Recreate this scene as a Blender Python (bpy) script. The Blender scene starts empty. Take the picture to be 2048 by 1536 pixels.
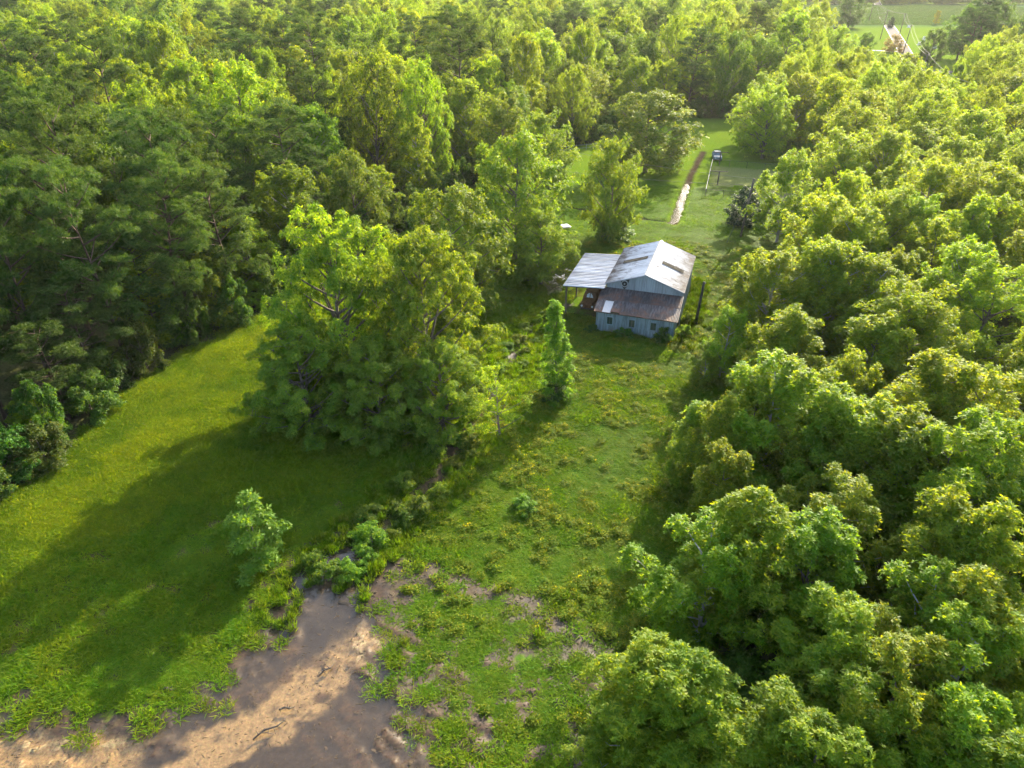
import bpy, bmesh, math, random
import numpy as np
from mathutils import Vector, Matrix

# ------------------------------------------------------------------ camera, sky, sun, exposure
scene = bpy.context.scene
SUN_AZ, SUN_EL = math.radians(29.5), math.radians(25.0)      # azimuth clockwise from +Y

cam_data = bpy.data.cameras.new('camera')
cam_data.sensor_width = 36.0
cam_data.lens = 25.0
cam_data.clip_start = 0.5
cam_data.clip_end = 6000.0
cam = bpy.data.objects.new('camera', cam_data)
cam.location = (0, 0, 36)
cam.rotation_euler = (math.radians(59.0), 0, 0)
scene.collection.objects.link(cam)
scene.camera = cam

world = bpy.data.worlds.new('World')
scene.world = world
world.use_nodes = True
wn = world.node_tree
bg = wn.nodes['Background']
sky = wn.nodes.new('ShaderNodeTexSky')
sky.sky_type = 'NISHITA'
sky.sun_disc = False
sky.sun_elevation = SUN_EL
sky.sun_rotation = SUN_AZ
sky.dust_density = 2.5
sky.air_density = 1.0
wn.links.new(sky.outputs[0], bg.inputs[0])
bg.inputs[1].default_value = 0.15

sun_data = bpy.data.lights.new('sun', 'SUN')
sun_data.energy = 4.0
sun_data.angle = math.radians(0.55)
sun_data.color = (1.0, 0.88, 0.66)
sun = bpy.data.objects.new('sun', sun_data)
sd = Vector((math.sin(SUN_AZ) * math.cos(SUN_EL), math.cos(SUN_AZ) * math.cos(SUN_EL), math.sin(SUN_EL)))
sun.rotation_euler = sd.to_track_quat('Z', 'Y').to_euler()
sun.location = (60, 100, 80)
scene.collection.objects.link(sun)

vs = scene.view_settings
vs.view_transform = 'Standard'
vs.look = 'None'
vs.gamma = 1.0
vs.exposure = 2.1
cy = scene.cycles
cy.max_bounces = 5
cy.use_light_tree = False
cy.diffuse_bounces = 3
cy.glossy_bounces = 3
cy.transmission_bounces = 4
cy.transparent_max_bounces = 8
cy.volume_bounces = 0
cy.use_denoising = True
cy.use_adaptive_sampling = True
cy.adaptive_threshold = 0.02
cy.adaptive_min_samples = 20
cy.caustics_reflective = False
cy.caustics_refractive = False
cy.sample_clamp_indirect = 6.0

COL = scene.collection
rnd = random.Random(7)

# ------------------------------------------------------------------ helpers
def tag(o, label=None, cat=None, group=None, kind=None):
    if label: o['label'] = label
    if cat: o['category'] = cat
    if group: o['group'] = group
    if kind: o['kind'] = kind
    return o

def link(o, parent=None):
    COL.objects.link(o)
    if parent is not None: o.parent = parent
    return o

def empty(name, loc, rz=0.0, label=None, cat=None, group=None):
    e = bpy.data.objects.new(name, None)
    e.empty_display_size = 0.5
    e.location = loc
    e.rotation_euler = (0, 0, rz)
    COL.objects.link(e)
    return tag(e, label, cat, group)

def np_mesh(name, V, polys, mats=(), attrs=None, smooth=False):
    """polys: list of (n,k) int arrays."""
    me = bpy.data.meshes.new(name)
    V = np.asarray(V, np.float32)
    me.vertices.add(len(V))
    me.vertices.foreach_set('co', V.ravel())
    loops = np.concatenate([p.ravel() for p in polys]).astype(np.int32) if polys else np.zeros(0, np.int32)
    tot = np.concatenate([np.full(len(p), p.shape[1]) for p in polys]).astype(np.int32) if polys else np.zeros(0, np.int32)
    if len(tot):
        me.loops.add(len(loops))
        me.loops.foreach_set('vertex_index', loops)
        me.polygons.add(len(tot))
        st = np.concatenate([[0], np.cumsum(tot)[:-1]]).astype(np.int32)
        me.polygons.foreach_set('loop_start', st)
        me.polygons.foreach_set('loop_total', tot)
        me.polygons.foreach_set('use_smooth', np.full(len(tot), smooth, bool))
    for k, (typ, arr) in (attrs or {}).items():
        a = me.attributes.new(k, typ, 'POINT')
        arr = np.asarray(arr)
        if typ == 'FLOAT_COLOR': a.data.foreach_set('color', arr.astype(np.float32).ravel())
        elif typ == 'INT': a.data.foreach_set('value', arr.astype(np.int32).ravel())
        else: a.data.foreach_set('value', arr.astype(np.float32).ravel())
    for m in mats: me.materials.append(m)
    me.update(calc_edges=True)
    return me

class MB:
    """collects boxes, tubes and quads into one mesh"""
    def __init__(self): self.V = []; self.F = []
    def add(self, V, F):
        o = len(self.V)
        self.V += [tuple(v) for v in V]
        self.F += [tuple(i + o for i in f) for f in F]
        return self
    def box(self, c, s, rz=0.0, taper=1.0):
        x, y, z = s[0] / 2, s[1] / 2, s[2] / 2
        P = []
        for dz, k in ((-z, 1.0), (z, taper)):
            for dx, dy in ((-x, -y), (x, -y), (x, y), (-x, y)):
                dx2, dy2 = dx * k, dy * k
                P.append((c[0] + dx2 * math.cos(rz) - dy2 * math.sin(rz), c[1] + dx2 * math.sin(rz) + dy2 * math.cos(rz), c[2] + dz))
        return self.add(P, [(3, 2, 1, 0), (4, 5, 6, 7), (0, 1, 5, 4), (1, 2, 6, 5), (2, 3, 7, 6), (3, 0, 4, 7)])
    def tube(self, pts, rad, n=6, cap=True):
        pts = [Vector(p) for p in pts]
        if not hasattr(rad, '__len__'): rad = [rad] * len(pts)
        P = []; F = []
        for i, p in enumerate(pts):
            d = (pts[min(i + 1, len(pts) - 1)] - pts[max(i - 1, 0)])
            d = d.normalized() if d.length > 1e-6 else Vector((0, 0, 1))
            a = d.orthogonal() if abs(d.z) < .9 else d.cross(Vector((0, 1, 0)))
            if abs(d.z) < .9: a = d.cross(Vector((0, 0, 1)))
            a.normalize(); b = d.cross(a)
            for k in range(n):
                t = 2 * math.pi * k / n
                P.append(p + (a * math.cos(t) + b * math.sin(t)) * rad[i])
        for i in range(len(pts) - 1):
            for k in range(n):
                F.append((i * n + k, i * n + (k + 1) % n, (i + 1) * n + (k + 1) % n, (i + 1) * n + k))
        if cap:
            F.append(tuple(reversed(range(n)))); F.append(tuple((len(pts) - 1) * n + k for k in range(n)))
        return self.add(P, F)
    def mesh(self, name, mat, smooth=False):
        me = bpy.data.meshes.new(name)
        me.from_pydata(self.V, [], self.F)
        me.materials.append(mat)
        me.update()
        if smooth:
            for p in me.polygons: p.use_smooth = True
        return me
    def build(self, name, mat, parent=None, smooth=False):
        return link(bpy.data.objects.new(name, self.mesh(name, mat, smooth)), parent)

# value noise for the terrain
def _hash(i, j, s):
    n = (i * 374761393 + j * 668265263 + s * 1442695041) & 0xFFFFFFFF
    n = ((n ^ (n >> 13)) * 1274126177) & 0xFFFFFFFF
    return ((n ^ (n >> 16)) & 0xFFFF) / 65535.0
def vnoise(x, y, s=0):
    xi = np.floor(x).astype(np.int64); yi = np.floor(y).astype(np.int64)
    fx = x - xi; fy = y - yi
    fx = fx * fx * (3 - 2 * fx); fy = fy * fy * (3 - 2 * fy)
    a = _hash(xi, yi, s); b = _hash(xi + 1, yi, s); c = _hash(xi, yi + 1, s); d = _hash(xi + 1, yi + 1, s)
    return (a * (1 - fx) + b * fx) * (1 - fy) + (c * (1 - fx) + d * fx) * fy
def fbm(x, y, s=0, o=4):
    v = 0; a = .5; t = 0
    for k in range(o):
        v = v + a * vnoise(x * 2 ** k, y * 2 ** k, s + k * 17); t += a; a *= .55
    return v / t
def sstep(a, b, x):
    t = np.clip((x - a) / (b - a), 0, 1); return t * t * (3 - 2 * t)
def seg_dist(x, y, pts):
    """distance to a polyline and position along it (0..1)"""
    best = np.full(x.shape, 1e9); pos = np.zeros(x.shape)
    n = len(pts) - 1
    for i in range(n):
        ax, ay = pts[i]; bx, by = pts[i + 1]
        dx, dy = bx - ax, by - ay
        t = np.clip(((x - ax) * dx + (y - ay) * dy) / (dx * dx + dy * dy), 0, 1)
        d = np.hypot(x - ax - t * dx, y - ay - t * dy)
        m = d < best
        best = np.where(m, d, best); pos = np.where(m, (i + t) / n, pos)
    return best, pos
def poly_sd(x, y, poly):
    """signed distance, negative inside"""
    d, _ = seg_dist(x, y, list(poly) + [poly[0]])
    ins = np.zeros(x.shape, bool)
    n = len(poly)
    for i in range(n):
        ax, ay = poly[i]; bx, by = poly[(i + 1) % n]
        if ay == by: continue
        c = ((ay > y) != (by > y)) & (x < (bx - ax) * (y - ay) / (by - ay) + ax)
        ins ^= c
    return np.where(ins, -d, d)

# ------------------------------------------------------------------ materials
def new_mat(name):
    m = bpy.data.materials.new(name); m.use_nodes = True
    return m, m.node_tree, m.node_tree.nodes['Principled BSDF']

def noise_mat(name, cols, scale=4.0, rough=0.8, metal=0.0, bump=0.0, bscale=None, detail=6, stretch=(1, 1, 1), spec=0.4, objrand=0.0):
    """colour ramp over noise in object space"""
    m, nt, p = new_mat(name)
    tc = nt.nodes.new('ShaderNodeTexCoord'); mp = nt.nodes.new('ShaderNodeMapping')
    mp.inputs['Scale'].default_value = stretch
    nt.links.new(tc.outputs['Object'], mp.inputs[0])
    nz = nt.nodes.new('ShaderNodeTexNoise'); nz.inputs['Scale'].default_value = scale; nz.inputs['Detail'].default_value = detail
    nt.links.new(mp.outputs[0], nz.inputs['Vector'])
    rp = nt.nodes.new('ShaderNodeValToRGB')
    el = rp.color_ramp.elements
    n = len(cols)
    for i, c in enumerate(cols):
        pos = 0.28 + 0.44 * i / max(1, n - 1)
        e = el[i] if i < 2 else el.new(pos)
        e.position = pos; e.color = (*c, 1)
    nt.links.new(nz.outputs[0], rp.inputs[0])
    out = rp.outputs[0]
    if objrand:
        oi = nt.nodes.new('ShaderNodeObjectInfo')
        mr = nt.nodes.new('ShaderNodeMapRange'); mr.inputs[3].default_value = 1 - objrand; mr.inputs[4].default_value = 1 + objrand
        nt.links.new(oi.outputs['Random'], mr.inputs[0])
        hs = nt.nodes.new('ShaderNodeHueSaturation')
        nt.links.new(out, hs.inputs['Color']); nt.links.new(mr.outputs[0], hs.inputs['Value'])
        out = hs.outputs[0]
    nt.links.new(out, p.inputs['Base Color'])
    p.inputs['Roughness'].default_value = rough
    p.inputs['Metallic'].default_value = metal
    p.inputs['Specular IOR Level'].default_value = spec
    if bump:
        n2 = nt.nodes.new('ShaderNodeTexNoise'); n2.inputs['Scale'].default_value = bscale or scale * 4; n2.inputs['Detail'].default_value = 4
        nt.links.new(mp.outputs[0], n2.inputs['Vector'])
        b = nt.nodes.new('ShaderNodeBump'); b.inputs['Strength'].default_value = bump; b.inputs['Distance'].default_value = 0.05
        nt.links.new(n2.outputs[0], b.inputs['Height']); nt.links.new(b.outputs[0], p.inputs['Normal'])
    return m

def leaf_mat(name, ca, cb, cc, trans=0.45, rough=0.55, spec=0.2, tcol=(3.4, 2.5, 0.40), instanced=False):
    """thin leaf: reflects and lets light through; per-leaf shade from 'rnd', per-plant tint from the object's colour"""
    m, nt, p = new_mat(name)
    at = nt.nodes.new('ShaderNodeAttribute'); at.attribute_name = 'rnd'
    rp = nt.nodes.new('ShaderNodeValToRGB'); el = rp.color_ramp.elements
    el[0].position = 0.1; el[0].color = (*ca, 1); el[1].position = 0.55; el[1].color = (*cb, 1)
    e = el.new(0.97); e.color = (*cc, 1)
    nt.links.new(at.outputs['Fac'], rp.inputs[0])
    oi = nt.nodes.new('ShaderNodeObjectInfo')
    mx = nt.nodes.new('ShaderNodeMix'); mx.data_type = 'RGBA'; mx.blend_type = 'MULTIPLY'; mx.inputs[0].default_value = 1.0
    nt.links.new(rp.outputs[0], mx.inputs[6])
    if instanced:
        ti = nt.nodes.new('ShaderNodeAttribute'); ti.attribute_type = 'INSTANCER'; ti.attribute_name = 'tint'
        nt.links.new(ti.outputs['Color'], mx.inputs[7])
    else:
        nt.links.new(oi.outputs['Color'], mx.inputs[7])
    hs = nt.nodes.new('ShaderNodeHueSaturation')
    mr = nt.nodes.new('ShaderNodeMapRange'); mr.inputs[3].default_value = 0.82; mr.inputs[4].default_value = 1.18
    nt.links.new(oi.outputs['Random'], mr.inputs[0]); nt.links.new(mr.outputs[0], hs.inputs['Value'])
    mh = nt.nodes.new('ShaderNodeMapRange'); mh.inputs[3].default_value = 0.490; mh.inputs[4].default_value = 0.504
    nt.links.new(oi.outputs['Random'], mh.inputs[0]); nt.links.new(mh.outputs[0], hs.inputs['Hue'])
    nt.links.new(mx.outputs[2], hs.inputs['Color'])
    nt.links.new(hs.outputs[0], p.inputs['Base Color'])
    p.inputs['Roughness'].default_value = rough
    p.inputs['Specular IOR Level'].default_value = spec
    tr = nt.nodes.new('ShaderNodeBsdfTranslucent')
    m2 = nt.nodes.new('ShaderNodeMix'); m2.data_type = 'RGBA'; m2.blend_type = 'MULTIPLY'; m2.inputs[0].default_value = 1.0
    nt.links.new(hs.outputs[0], m2.inputs[6]); m2.inputs[7].default_value = (*tcol, 1)
    nt.links.new(m2.outputs[2], tr.inputs[0])
    ms = nt.nodes.new('ShaderNodeMixShader'); ms.inputs[0].default_value = trans
    nt.links.new(p.outputs[0], ms.inputs[1]); nt.links.new(tr.outputs[0], ms.inputs[2])
    nt.links.new(ms.outputs[0], nt.nodes['Material Output'].inputs[0])
    return m

def water_mat(name, tint, absorb=0.35, rough=0.02, bump=0.03, scale=3.0):
    """still shallow water: Fresnel mirror over a murky see-through body"""
    m, nt, p = new_mat(name)
    nt.nodes.remove(p)
    # Fresnel by Schlick's rule, the same from both sides of the sheet
    ge = nt.nodes.new('ShaderNodeNewGeometry')
    dt = nt.nodes.new('ShaderNodeVectorMath'); dt.operation = 'DOT_PRODUCT'
    nt.links.new(ge.outputs['Incoming'], dt.inputs[0])
    ab = nt.nodes.new('ShaderNodeMath'); ab.operation = 'ABSOLUTE'; nt.links.new(dt.outputs['Value'], ab.inputs[0])
    om = nt.nodes.new('ShaderNodeMath'); om.operation = 'SUBTRACT'; om.inputs[0].default_value = 1.0; nt.links.new(ab.outputs[0], om.inputs[1])
    pw = nt.nodes.new('ShaderNodeMath'); pw.operation = 'POWER'; pw.inputs[1].default_value = 5.0; nt.links.new(om.outputs[0], pw.inputs[0])
    fr = nt.nodes.new('ShaderNodeMath'); fr.operation = 'MULTIPLY_ADD'; fr.inputs[1].default_value = .96; fr.inputs[2].default_value = .035; nt.links.new(pw.outputs[0], fr.inputs[0])
    gl = nt.nodes.new('ShaderNodeBsdfGlossy'); gl.inputs['Roughness'].default_value = rough
    tp = nt.nodes.new('ShaderNodeBsdfTransparent'); tp.inputs[0].default_value = (*tint, 1)
    df = nt.nodes.new('ShaderNodeBsdfDiffuse'); df.inputs[0].default_value = (tint[0] * .28, tint[1] * .24, tint[2] * .2, 1)
    m1 = nt.nodes.new('ShaderNodeMixShader'); m1.inputs[0].default_value = absorb
    nt.links.new(tp.outputs[0], m1.inputs[1]); nt.links.new(df.outputs[0], m1.inputs[2])
    m2 = nt.nodes.new('ShaderNodeMixShader')
    nt.links.new(fr.outputs[0], m2.inputs[0]); nt.links.new(m1.outputs[0], m2.inputs[1]); nt.links.new(gl.outputs[0], m2.inputs[2])
    nt.links.new(m2.outputs[0], nt.nodes['Material Output'].inputs[0])
    tc = nt.nodes.new('ShaderNodeTexCoord')
    nz = nt.nodes.new('ShaderNodeTexNoise'); nz.inputs['Scale'].default_value = scale; nz.inputs['Detail'].default_value = 3
    nt.links.new(tc.outputs['Object'], nz.inputs['Vector'])
    b = nt.nodes.new('ShaderNodeBump'); b.inputs['Strength'].default_value = bump; b.inputs['Distance'].default_value = 0.1
    nt.links.new(nz.outputs[0], b.inputs['Height'])
    nt.links.new(b.outputs[0], gl.inputs['Normal']); nt.links.new(b.outputs[0], dt.inputs[1])
    return m

M = {}
M['bark'] = noise_mat('bark', [(.06, .045, .03), (.13, .10, .075), (.2, .17, .13)], 5, .9, bump=.6, stretch=(1, 1, .25))
M['pine_bark'] = noise_mat('pine_bark', [(.035, .024, .016), (.08, .05, .034), (.13, .095, .07)], 5, .9, bump=.6, stretch=(1, 1, .3))
M['pale_bark'] = noise_mat('pale_bark', [(.16, .14, .11), (.3, .27, .23), (.4, .38, .33)], 4, .9, bump=.4, stretch=(1, 1, .3))
M['leaf_gum'] = leaf_mat('leaf_gum', (.06, .14, .008), (.115, .205, .010), (.20, .265, .016), trans=.52)
M['leaf_oak'] = leaf_mat('leaf_oak', (.04, .10, .010), (.07, .145, .013), (.13, .19, .025), trans=.42)
M['leaf_pecan'] = leaf_mat('leaf_pecan', (.04, .11, .010), (.075, .16, .013), (.14, .22, .024), trans=.48)
M['leaf_pine'] = leaf_mat('leaf_pine', (.026, .065, .013), (.048, .10, .018), (.095, .14, .026), trans=.35, tcol=(2.3, 1.9, .6))
M['leaf_dark'] = leaf_mat('leaf_dark', (.012, .035, .010), (.022, .055, .016), (.04, .08, .022), trans=.15, rough=.5, spec=.25)
M['leaf_fresh'] = leaf_mat('leaf_fresh', (.06, .15, .014), (.095, .20, .02), (.16, .26, .035), trans=.48)
M['leaf_red'] = leaf_mat('leaf_red', (.07, .10, .02), (.11, .11, .025), (.20, .10, .04), trans=.4)
M['grass'] = leaf_mat('grass', (.065, .14, .008), (.105, .18, .010), (.14, .195, .016), trans=.5, rough=.6, spec=.05, tcol=(2.5, 2.1, .35), instanced=True)
M['weed'] = leaf_mat('weed', (.05, .12, .010), (.085, .165, .013), (.17, .225, .022), trans=.5, rough=.6, spec=.05, tcol=(2.6, 2.1, .35), instanced=True)

# ------------------------------------------------------------------ the ground
PUDDLE = [(-13.2, 34.9), (-12.2, 35.6), (-10.8, 33.8), (-10.2, 31.3), (-10.2, 29.4), (-9.0, 27.6), (-7.6, 25.6), (-6.8, 23.0), (-7.4, 20), (-9, 16), (-30, 15), (-30, 22.4), (-19, 22.0), (-16.2, 24.8), (-15.4, 27.2), (-13.8, 29.5), (-13.7, 33.0)]
DITCH = [(6.2, 78.5), (2.0, 72.3), (-1.2, 61.7), (-4.1, 51.2), (-5.8, 45.6), (-9.7, 39.1), (-11.9, 35.6), (-12.7, 32.4)]
BACKDITCH = [(25.5, 109.3), (30.1, 124.4), (34.3, 137.5), (41.2, 157)]
CROSSDITCH = [(5.5, 119), (9.7, 117.3), (16.1, 114.6), (22.0, 110.9), (25.6, 109.2)]
CARPUDDLE = [(3.9, 86.0), (5.6, 89.2), (7.2, 90.6), (8.6, 89.2), (7.4, 86.0), (6.4, 83.4), (4.9, 81.2)]
MEADOW = [(-60, 20), (-40, 30), (-38.2, 40.2), (-36.4, 49.0), (-35.9, 60.7), (-33.3, 67.0), (-29.4, 72.3), (-21, 78), (-16, 66), (-12, 52), (-13, 44), (-20, 42), (-26, 43), (-31, 36), (-40, 27)]
WOODL = [(-240, -40), (-60, 8), (-41, 30), (-39.2, 40.2), (-37.4, 49.0), (-36.6, 60.7), (-34.3, 67.0), (-30.4, 72.8), (-22.7, 90.2), (-17.6, 102), (-3.3, 138.8), (10.5, 160.0), (17.5, 165), (45, 197), (58, 192), (101, 236), (122, 292), (124, 335), (126, 372), (168, 420), (200, 475), (100, 490), (-420, 490), (-420, -40)]
WOODR = [(6, 10), (9.5, 24), (13.5, 31), (17.5, 40), (20.5, 49), (26.5, 67), (32, 78), (40, 93), (54, 121), (60, 178), (80, 214), (112, 218), (103, 188), (92, 150), (120, 150), (130, 100), (120, 10), (60, -5)]
ROAD = [(86, 130), (110.3, 192), (125.3, 230.4), (150, 288), (183, 368), (215.3, 447.8), (252, 540), (291, 633), (360, 800)]
MUDLINE = [(-8.5, 34.0), (-5.6, 34.5), (-0.8, 33.0), (1.2, 31.7), (5.7, 29.0), (5.4, 26), (4.7, 22.8), (4.7, 18)]

RUTS = [[(-10, 27.5), (-6.5, 24.8), (-3, 23.4), (1, 22.8), (5, 23.6)], [(-9.6, 26.0), (-6.2, 23.3), (-2.8, 21.9), (1, 21.3), (5, 22.1)],
        [(-8.6, 30.2), (-4.5, 28.0), (0, 26.9), (4.5, 27.3)], [(-8.2, 28.7), (-4.3, 26.5), (0, 25.4), (4.5, 25.8)],
        [(-12, 24.5), (-9.0, 21.8), (-6.0, 18.5)], [(-10.6, 25.2), (-7.6, 22.4), (-4.4, 19.2)]]
def zones(x, y):
    """all the masks of the ground, as functions of place"""
    n1 = fbm(x * .22, y * .22, 3); n2 = fbm(x * .9, y * .9, 11); n3 = fbm(x * 2.6, y * 2.6, 23, 3)
    Z = dict(n1=n1, n2=n2, n3=n3)
    sp = poly_sd(x, y, PUDDLE) + (n2 - .5) * 5.5 + (n3 - .5) * 3.0
    Z['puddle'] = sp
    dd, dp = seg_dist(x, y, DITCH)
    Z['ditch'] = dd + (n2 - .5) * 1.0; Z['ditchpos'] = dp
    Z['back'] = seg_dist(x, y, BACKDITCH)[0] + (n2 - .5) * .5
    Z['backpos'] = seg_dist(x, y, BACKDITCH)[1]
    Z['cross'] = seg_dist(x, y, CROSSDITCH)[0] + (n2 - .5) * .6
    Z['carp'] = poly_sd(x, y, CARPUDDLE) + (n2 - .5) * 1.4
    Z['meadow'] = sstep(2.0, -2.5, poly_sd(x, y, MEADOW) + (n1 - .5) * 5)
    Z['woodl'] = sstep(1.5, -1.5, poly_sd(x, y, WOODL) + (n2 - .5) * 2)
    Z['woodr'] = sstep(1.5, -1.5, poly_sd(x, y, WOODR) + (n2 - .5) * 2)
    # flats of mud right of the puddle
    mud = sstep(5.5, 0.0, sp) * sstep(40, 33, y + x * .35) * (x > -14)
    mud = np.maximum(mud * sstep(.36, .56, n2 * .55 + n3 * .25 + mud * .3), sstep(2.2, .6, seg_dist(x, y, MUDLINE)[0] + (n2 - .5) * 4.5) * .97)
    e2 = np.hypot((x + 1.5) / 8.5, (y - 24.5) / 7.0)
    mud = np.maximum(mud, sstep(1.15, .5, e2) * sstep(.395, .49, n2 * .55 + n3 * .45))
    sp0 = poly_sd(x, y, PUDDLE)
    mp = np.where(x > -13, sstep(8.0, -.5, sp0) * sstep(40, 35, y + x * .3), sstep(6.0, -.5, sp0) * .8)
    mud = np.maximum(mud, sstep(.40, .56, n3 * .5 + n2 * .25 + .42 * mp - .06) * sstep(0, .1, mp))
    leftbank = sstep(8.0, 0.3, sp) * (x <= -13) * sstep(.50, .64, n2 * .6 + n3 * .4)
    mud = np.maximum(mud, leftbank * .8)
    rd = np.full(x.shape, 9.0)
    for r_ in RUTS: rd = np.minimum(rd, seg_dist(x, y, r_)[0] + (n3 - .5) * .5)
    Z['rut'] = rd
    Z['mud'] = np.clip(np.maximum(mud, sstep(1.1, .3, Z['ditch']) * .9), 0, 1)
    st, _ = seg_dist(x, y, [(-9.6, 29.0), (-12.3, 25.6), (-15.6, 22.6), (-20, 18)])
    sunlit_sand = sstep(1.6, .9, st + (n2 - .5) * 3.4)  # sunlit strip between tree shadows, put into the bed colour as paler sand
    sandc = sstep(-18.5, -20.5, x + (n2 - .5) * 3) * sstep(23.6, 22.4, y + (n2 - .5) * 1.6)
    Z['sand'] = np.clip(np.maximum(sunlit_sand, sandc), 0, 1)
    return Z

def terrain_z(x, y, Z):
    z = (Z['n1'] - .5) * .16 + (Z['n2'] - .5) * .06
    z = z * sstep(0, 4, np.minimum(Z['puddle'], 6)) + 0
    z += -.22 * sstep(1.8, -1.2, Z['puddle']) + (Z['n3'] - .5) * .05 * sstep(2.5, .5, Z['puddle'])
    z += Z['mud'] * ((Z['n3'] - .5) * .12 - .02) * (1 - .7 * sstep(.5, -1.0, Z['puddle']))
    z += np.clip(Z['mud'] * 1.3, 0, 1) * (1 - .6 * sstep(.5, -1.0, Z['puddle'])) * (-.06 * sstep(.38, .10, Z['rut']) + .045 * sstep(.25, .5, Z['rut']) * sstep(.85, .55, Z['rut']) * sstep(.35, .6, Z['n2']))
    z += -.38 * sstep(1.7, .2, Z['ditch']) * sstep(0, .12, Z['ditchpos']) * sstep(.995, .8, Z['ditchpos'])
    wb = .75 - .4 * Z['backpos']
    z += -(.44 - .30 * sstep(.42, .66, Z['backpos'] + (Z['n3'] - .5) * .1)) * sstep(wb + .6, wb - .6, Z['back'] + (Z['n3'] - .5) * .8) * sstep(.0, .03, Z['backpos'])
    z += -.25 * sstep(1.1, .1, Z['cross'])
    z += -.18 * sstep(.8, -.6, Z['carp'])
    return z

fx = np.concatenate([np.arange(-44, -30, .36), np.arange(-30, 9, .21), np.arange(9, 46.01, .36)])
gx = [fx[-1]]; st = .45
while gx[-1] < 2500: gx.append(gx[-1] + st); st = min(st * 1.085, 260)
lx = [fx[0]]; st = .45
while lx[-1] > -2500: lx.append(lx[-1] - st); st = min(st * 1.1, 260)
xs = np.array(lx[:0:-1] + list(fx) + gx[1:])
fy = list(np.arange(15, 39, .21)) + list(np.arange(39, 100, .36)) + list(np.arange(100, 160, .62))
gy = [160.]; st = .8
while gy[-1] < 3500: gy.append(gy[-1] + st); st = min(st * 1.07, 300)
ys = np.array([-900, -400, -200, -100, -60, -40, -25, -15, -8, -3, 1, 4, 7, 9, 11, 13] + fy + gy)
GX, GY = np.meshgrid(xs, ys)
gxv, gyv = GX.ravel(), GY.ravel()
ZN = zones(gxv, gyv)
gz = terrain_z(gxv, gyv, ZN)

def lerp3(a, b, t): return a + (np.asarray(b)[None, :] - a) * t[:, None]
n1, n2, n3 = ZN['n1'], ZN['n2'], ZN['n3']
colr = np.tile(np.array([[.065, .125, .014]]), (len(gxv), 1))
colr = lerp3(colr, (.115, .16, .018), sstep(.35, .7, n1))
colr = lerp3(colr, (.08, .062, .025), sstep(.54, .66, n2) * .8)
colr = lerp3(colr, (.115, .125, .018), ZN['meadow'] * sstep(.25, .65, n1 * .6 + n2 * .4))
lawn = sstep(100, 108, gyv) * sstep(230, 215, gyv)
colr = lerp3(colr, (.095, .15, .014), lawn * (.6 + .4 * n2))
# yard grass inside the fence is paler and thin
yard = sstep(1.0, -1.0, poly_sd(gxv, gyv, [(34.4, 124), (40.3, 145), (60, 139), (52, 118)]) + (n2 - .5))
colr = lerp3(colr, (.17, .17, .07), yard * .7)
colr = lerp3(colr, (.050, .028, .0145), ZN['mud'] * .95)
colr = lerp3(colr, (.032, .023, .016), ZN['mud'] * sstep(.45, .65, n3) * .8)
shore = sstep(1.5, -.6, ZN['puddle'] + (n3 - .5) * 2.2)
colr = lerp3(colr, (.026, .018, .0105), shore)
colr = lerp3(colr, (.016, .012, .008), shore * sstep(.45, .6, n2))
colr = lerp3(colr, (.095, .058, .028), shore * sstep(.56, .7, n2 * .5 + n1 * .5) * .8)
colr = lerp3(colr, (.27, .195, .10), np.clip(ZN['sand'] * sstep(.2, .45, n2 * .7 + n3 * .4), 0, 1))  # pale sand; its diagonal strip stands for sunlight on the bed
colr = lerp3(colr, (.012, .009, .006), sstep(4.4, 1.6, np.hypot(gxv + 12.0, (gyv - 32.6) * .75) + (n2 - .5) * 3) * .9)  # bed blackened at the puddle tip in place of the dark tree reflection
ridge = sstep(.25, .5, ZN['rut']) * sstep(.9, .55, ZN['rut']) * sstep(.35, .55, n2) * np.clip(ZN['mud'] * 1.4, 0, 1)
colr = lerp3(colr, (.07, .040, .018), ridge * .7)
colr = lerp3(colr, (.035, .026, .016), sstep(1.5, .5, ZN['ditch']))
colr = lerp3(colr, (.05, .038, .025), sstep(1.1, .3, ZN['back']))
colr = lerp3(colr, (.06, .045, .028), sstep(.9, .2, ZN['cross']))
wood = np.maximum(ZN['woodl'], ZN['woodr'])
colr = lerp3(colr, (.06, .055, .028), wood * .85)
# far farmland beyond the trees: crop in rows, grass verge
crop = sstep(482, 486, gyv) * sstep(705, 700, gyv)
colr = lerp3(colr, (.06, .11, .04), crop * .9)
far = sstep(225, 235, gyv) * (1 - crop) * (1 - wood)
colr = lerp3(colr, (.11, .17, .018), far * .8)
wet = np.clip(np.maximum(sstep(1.6, -.3, ZN['puddle']), ZN['mud'] * .75), 0, 1)
wet = np.maximum(wet, sstep(1.2, .4, ZN['ditch']) * .8) * (1 - sstep(-19, -21, gxv) * ZN['sand'])

nx, ny = len(xs), len(ys)
idx = np.arange(nx * ny).reshape(ny, nx)
quads = np.stack([idx[:-1, :-1], idx[:-1, 1:], idx[1:, 1:], idx[1:, :-1]], -1).reshape(-1, 4)

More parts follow.
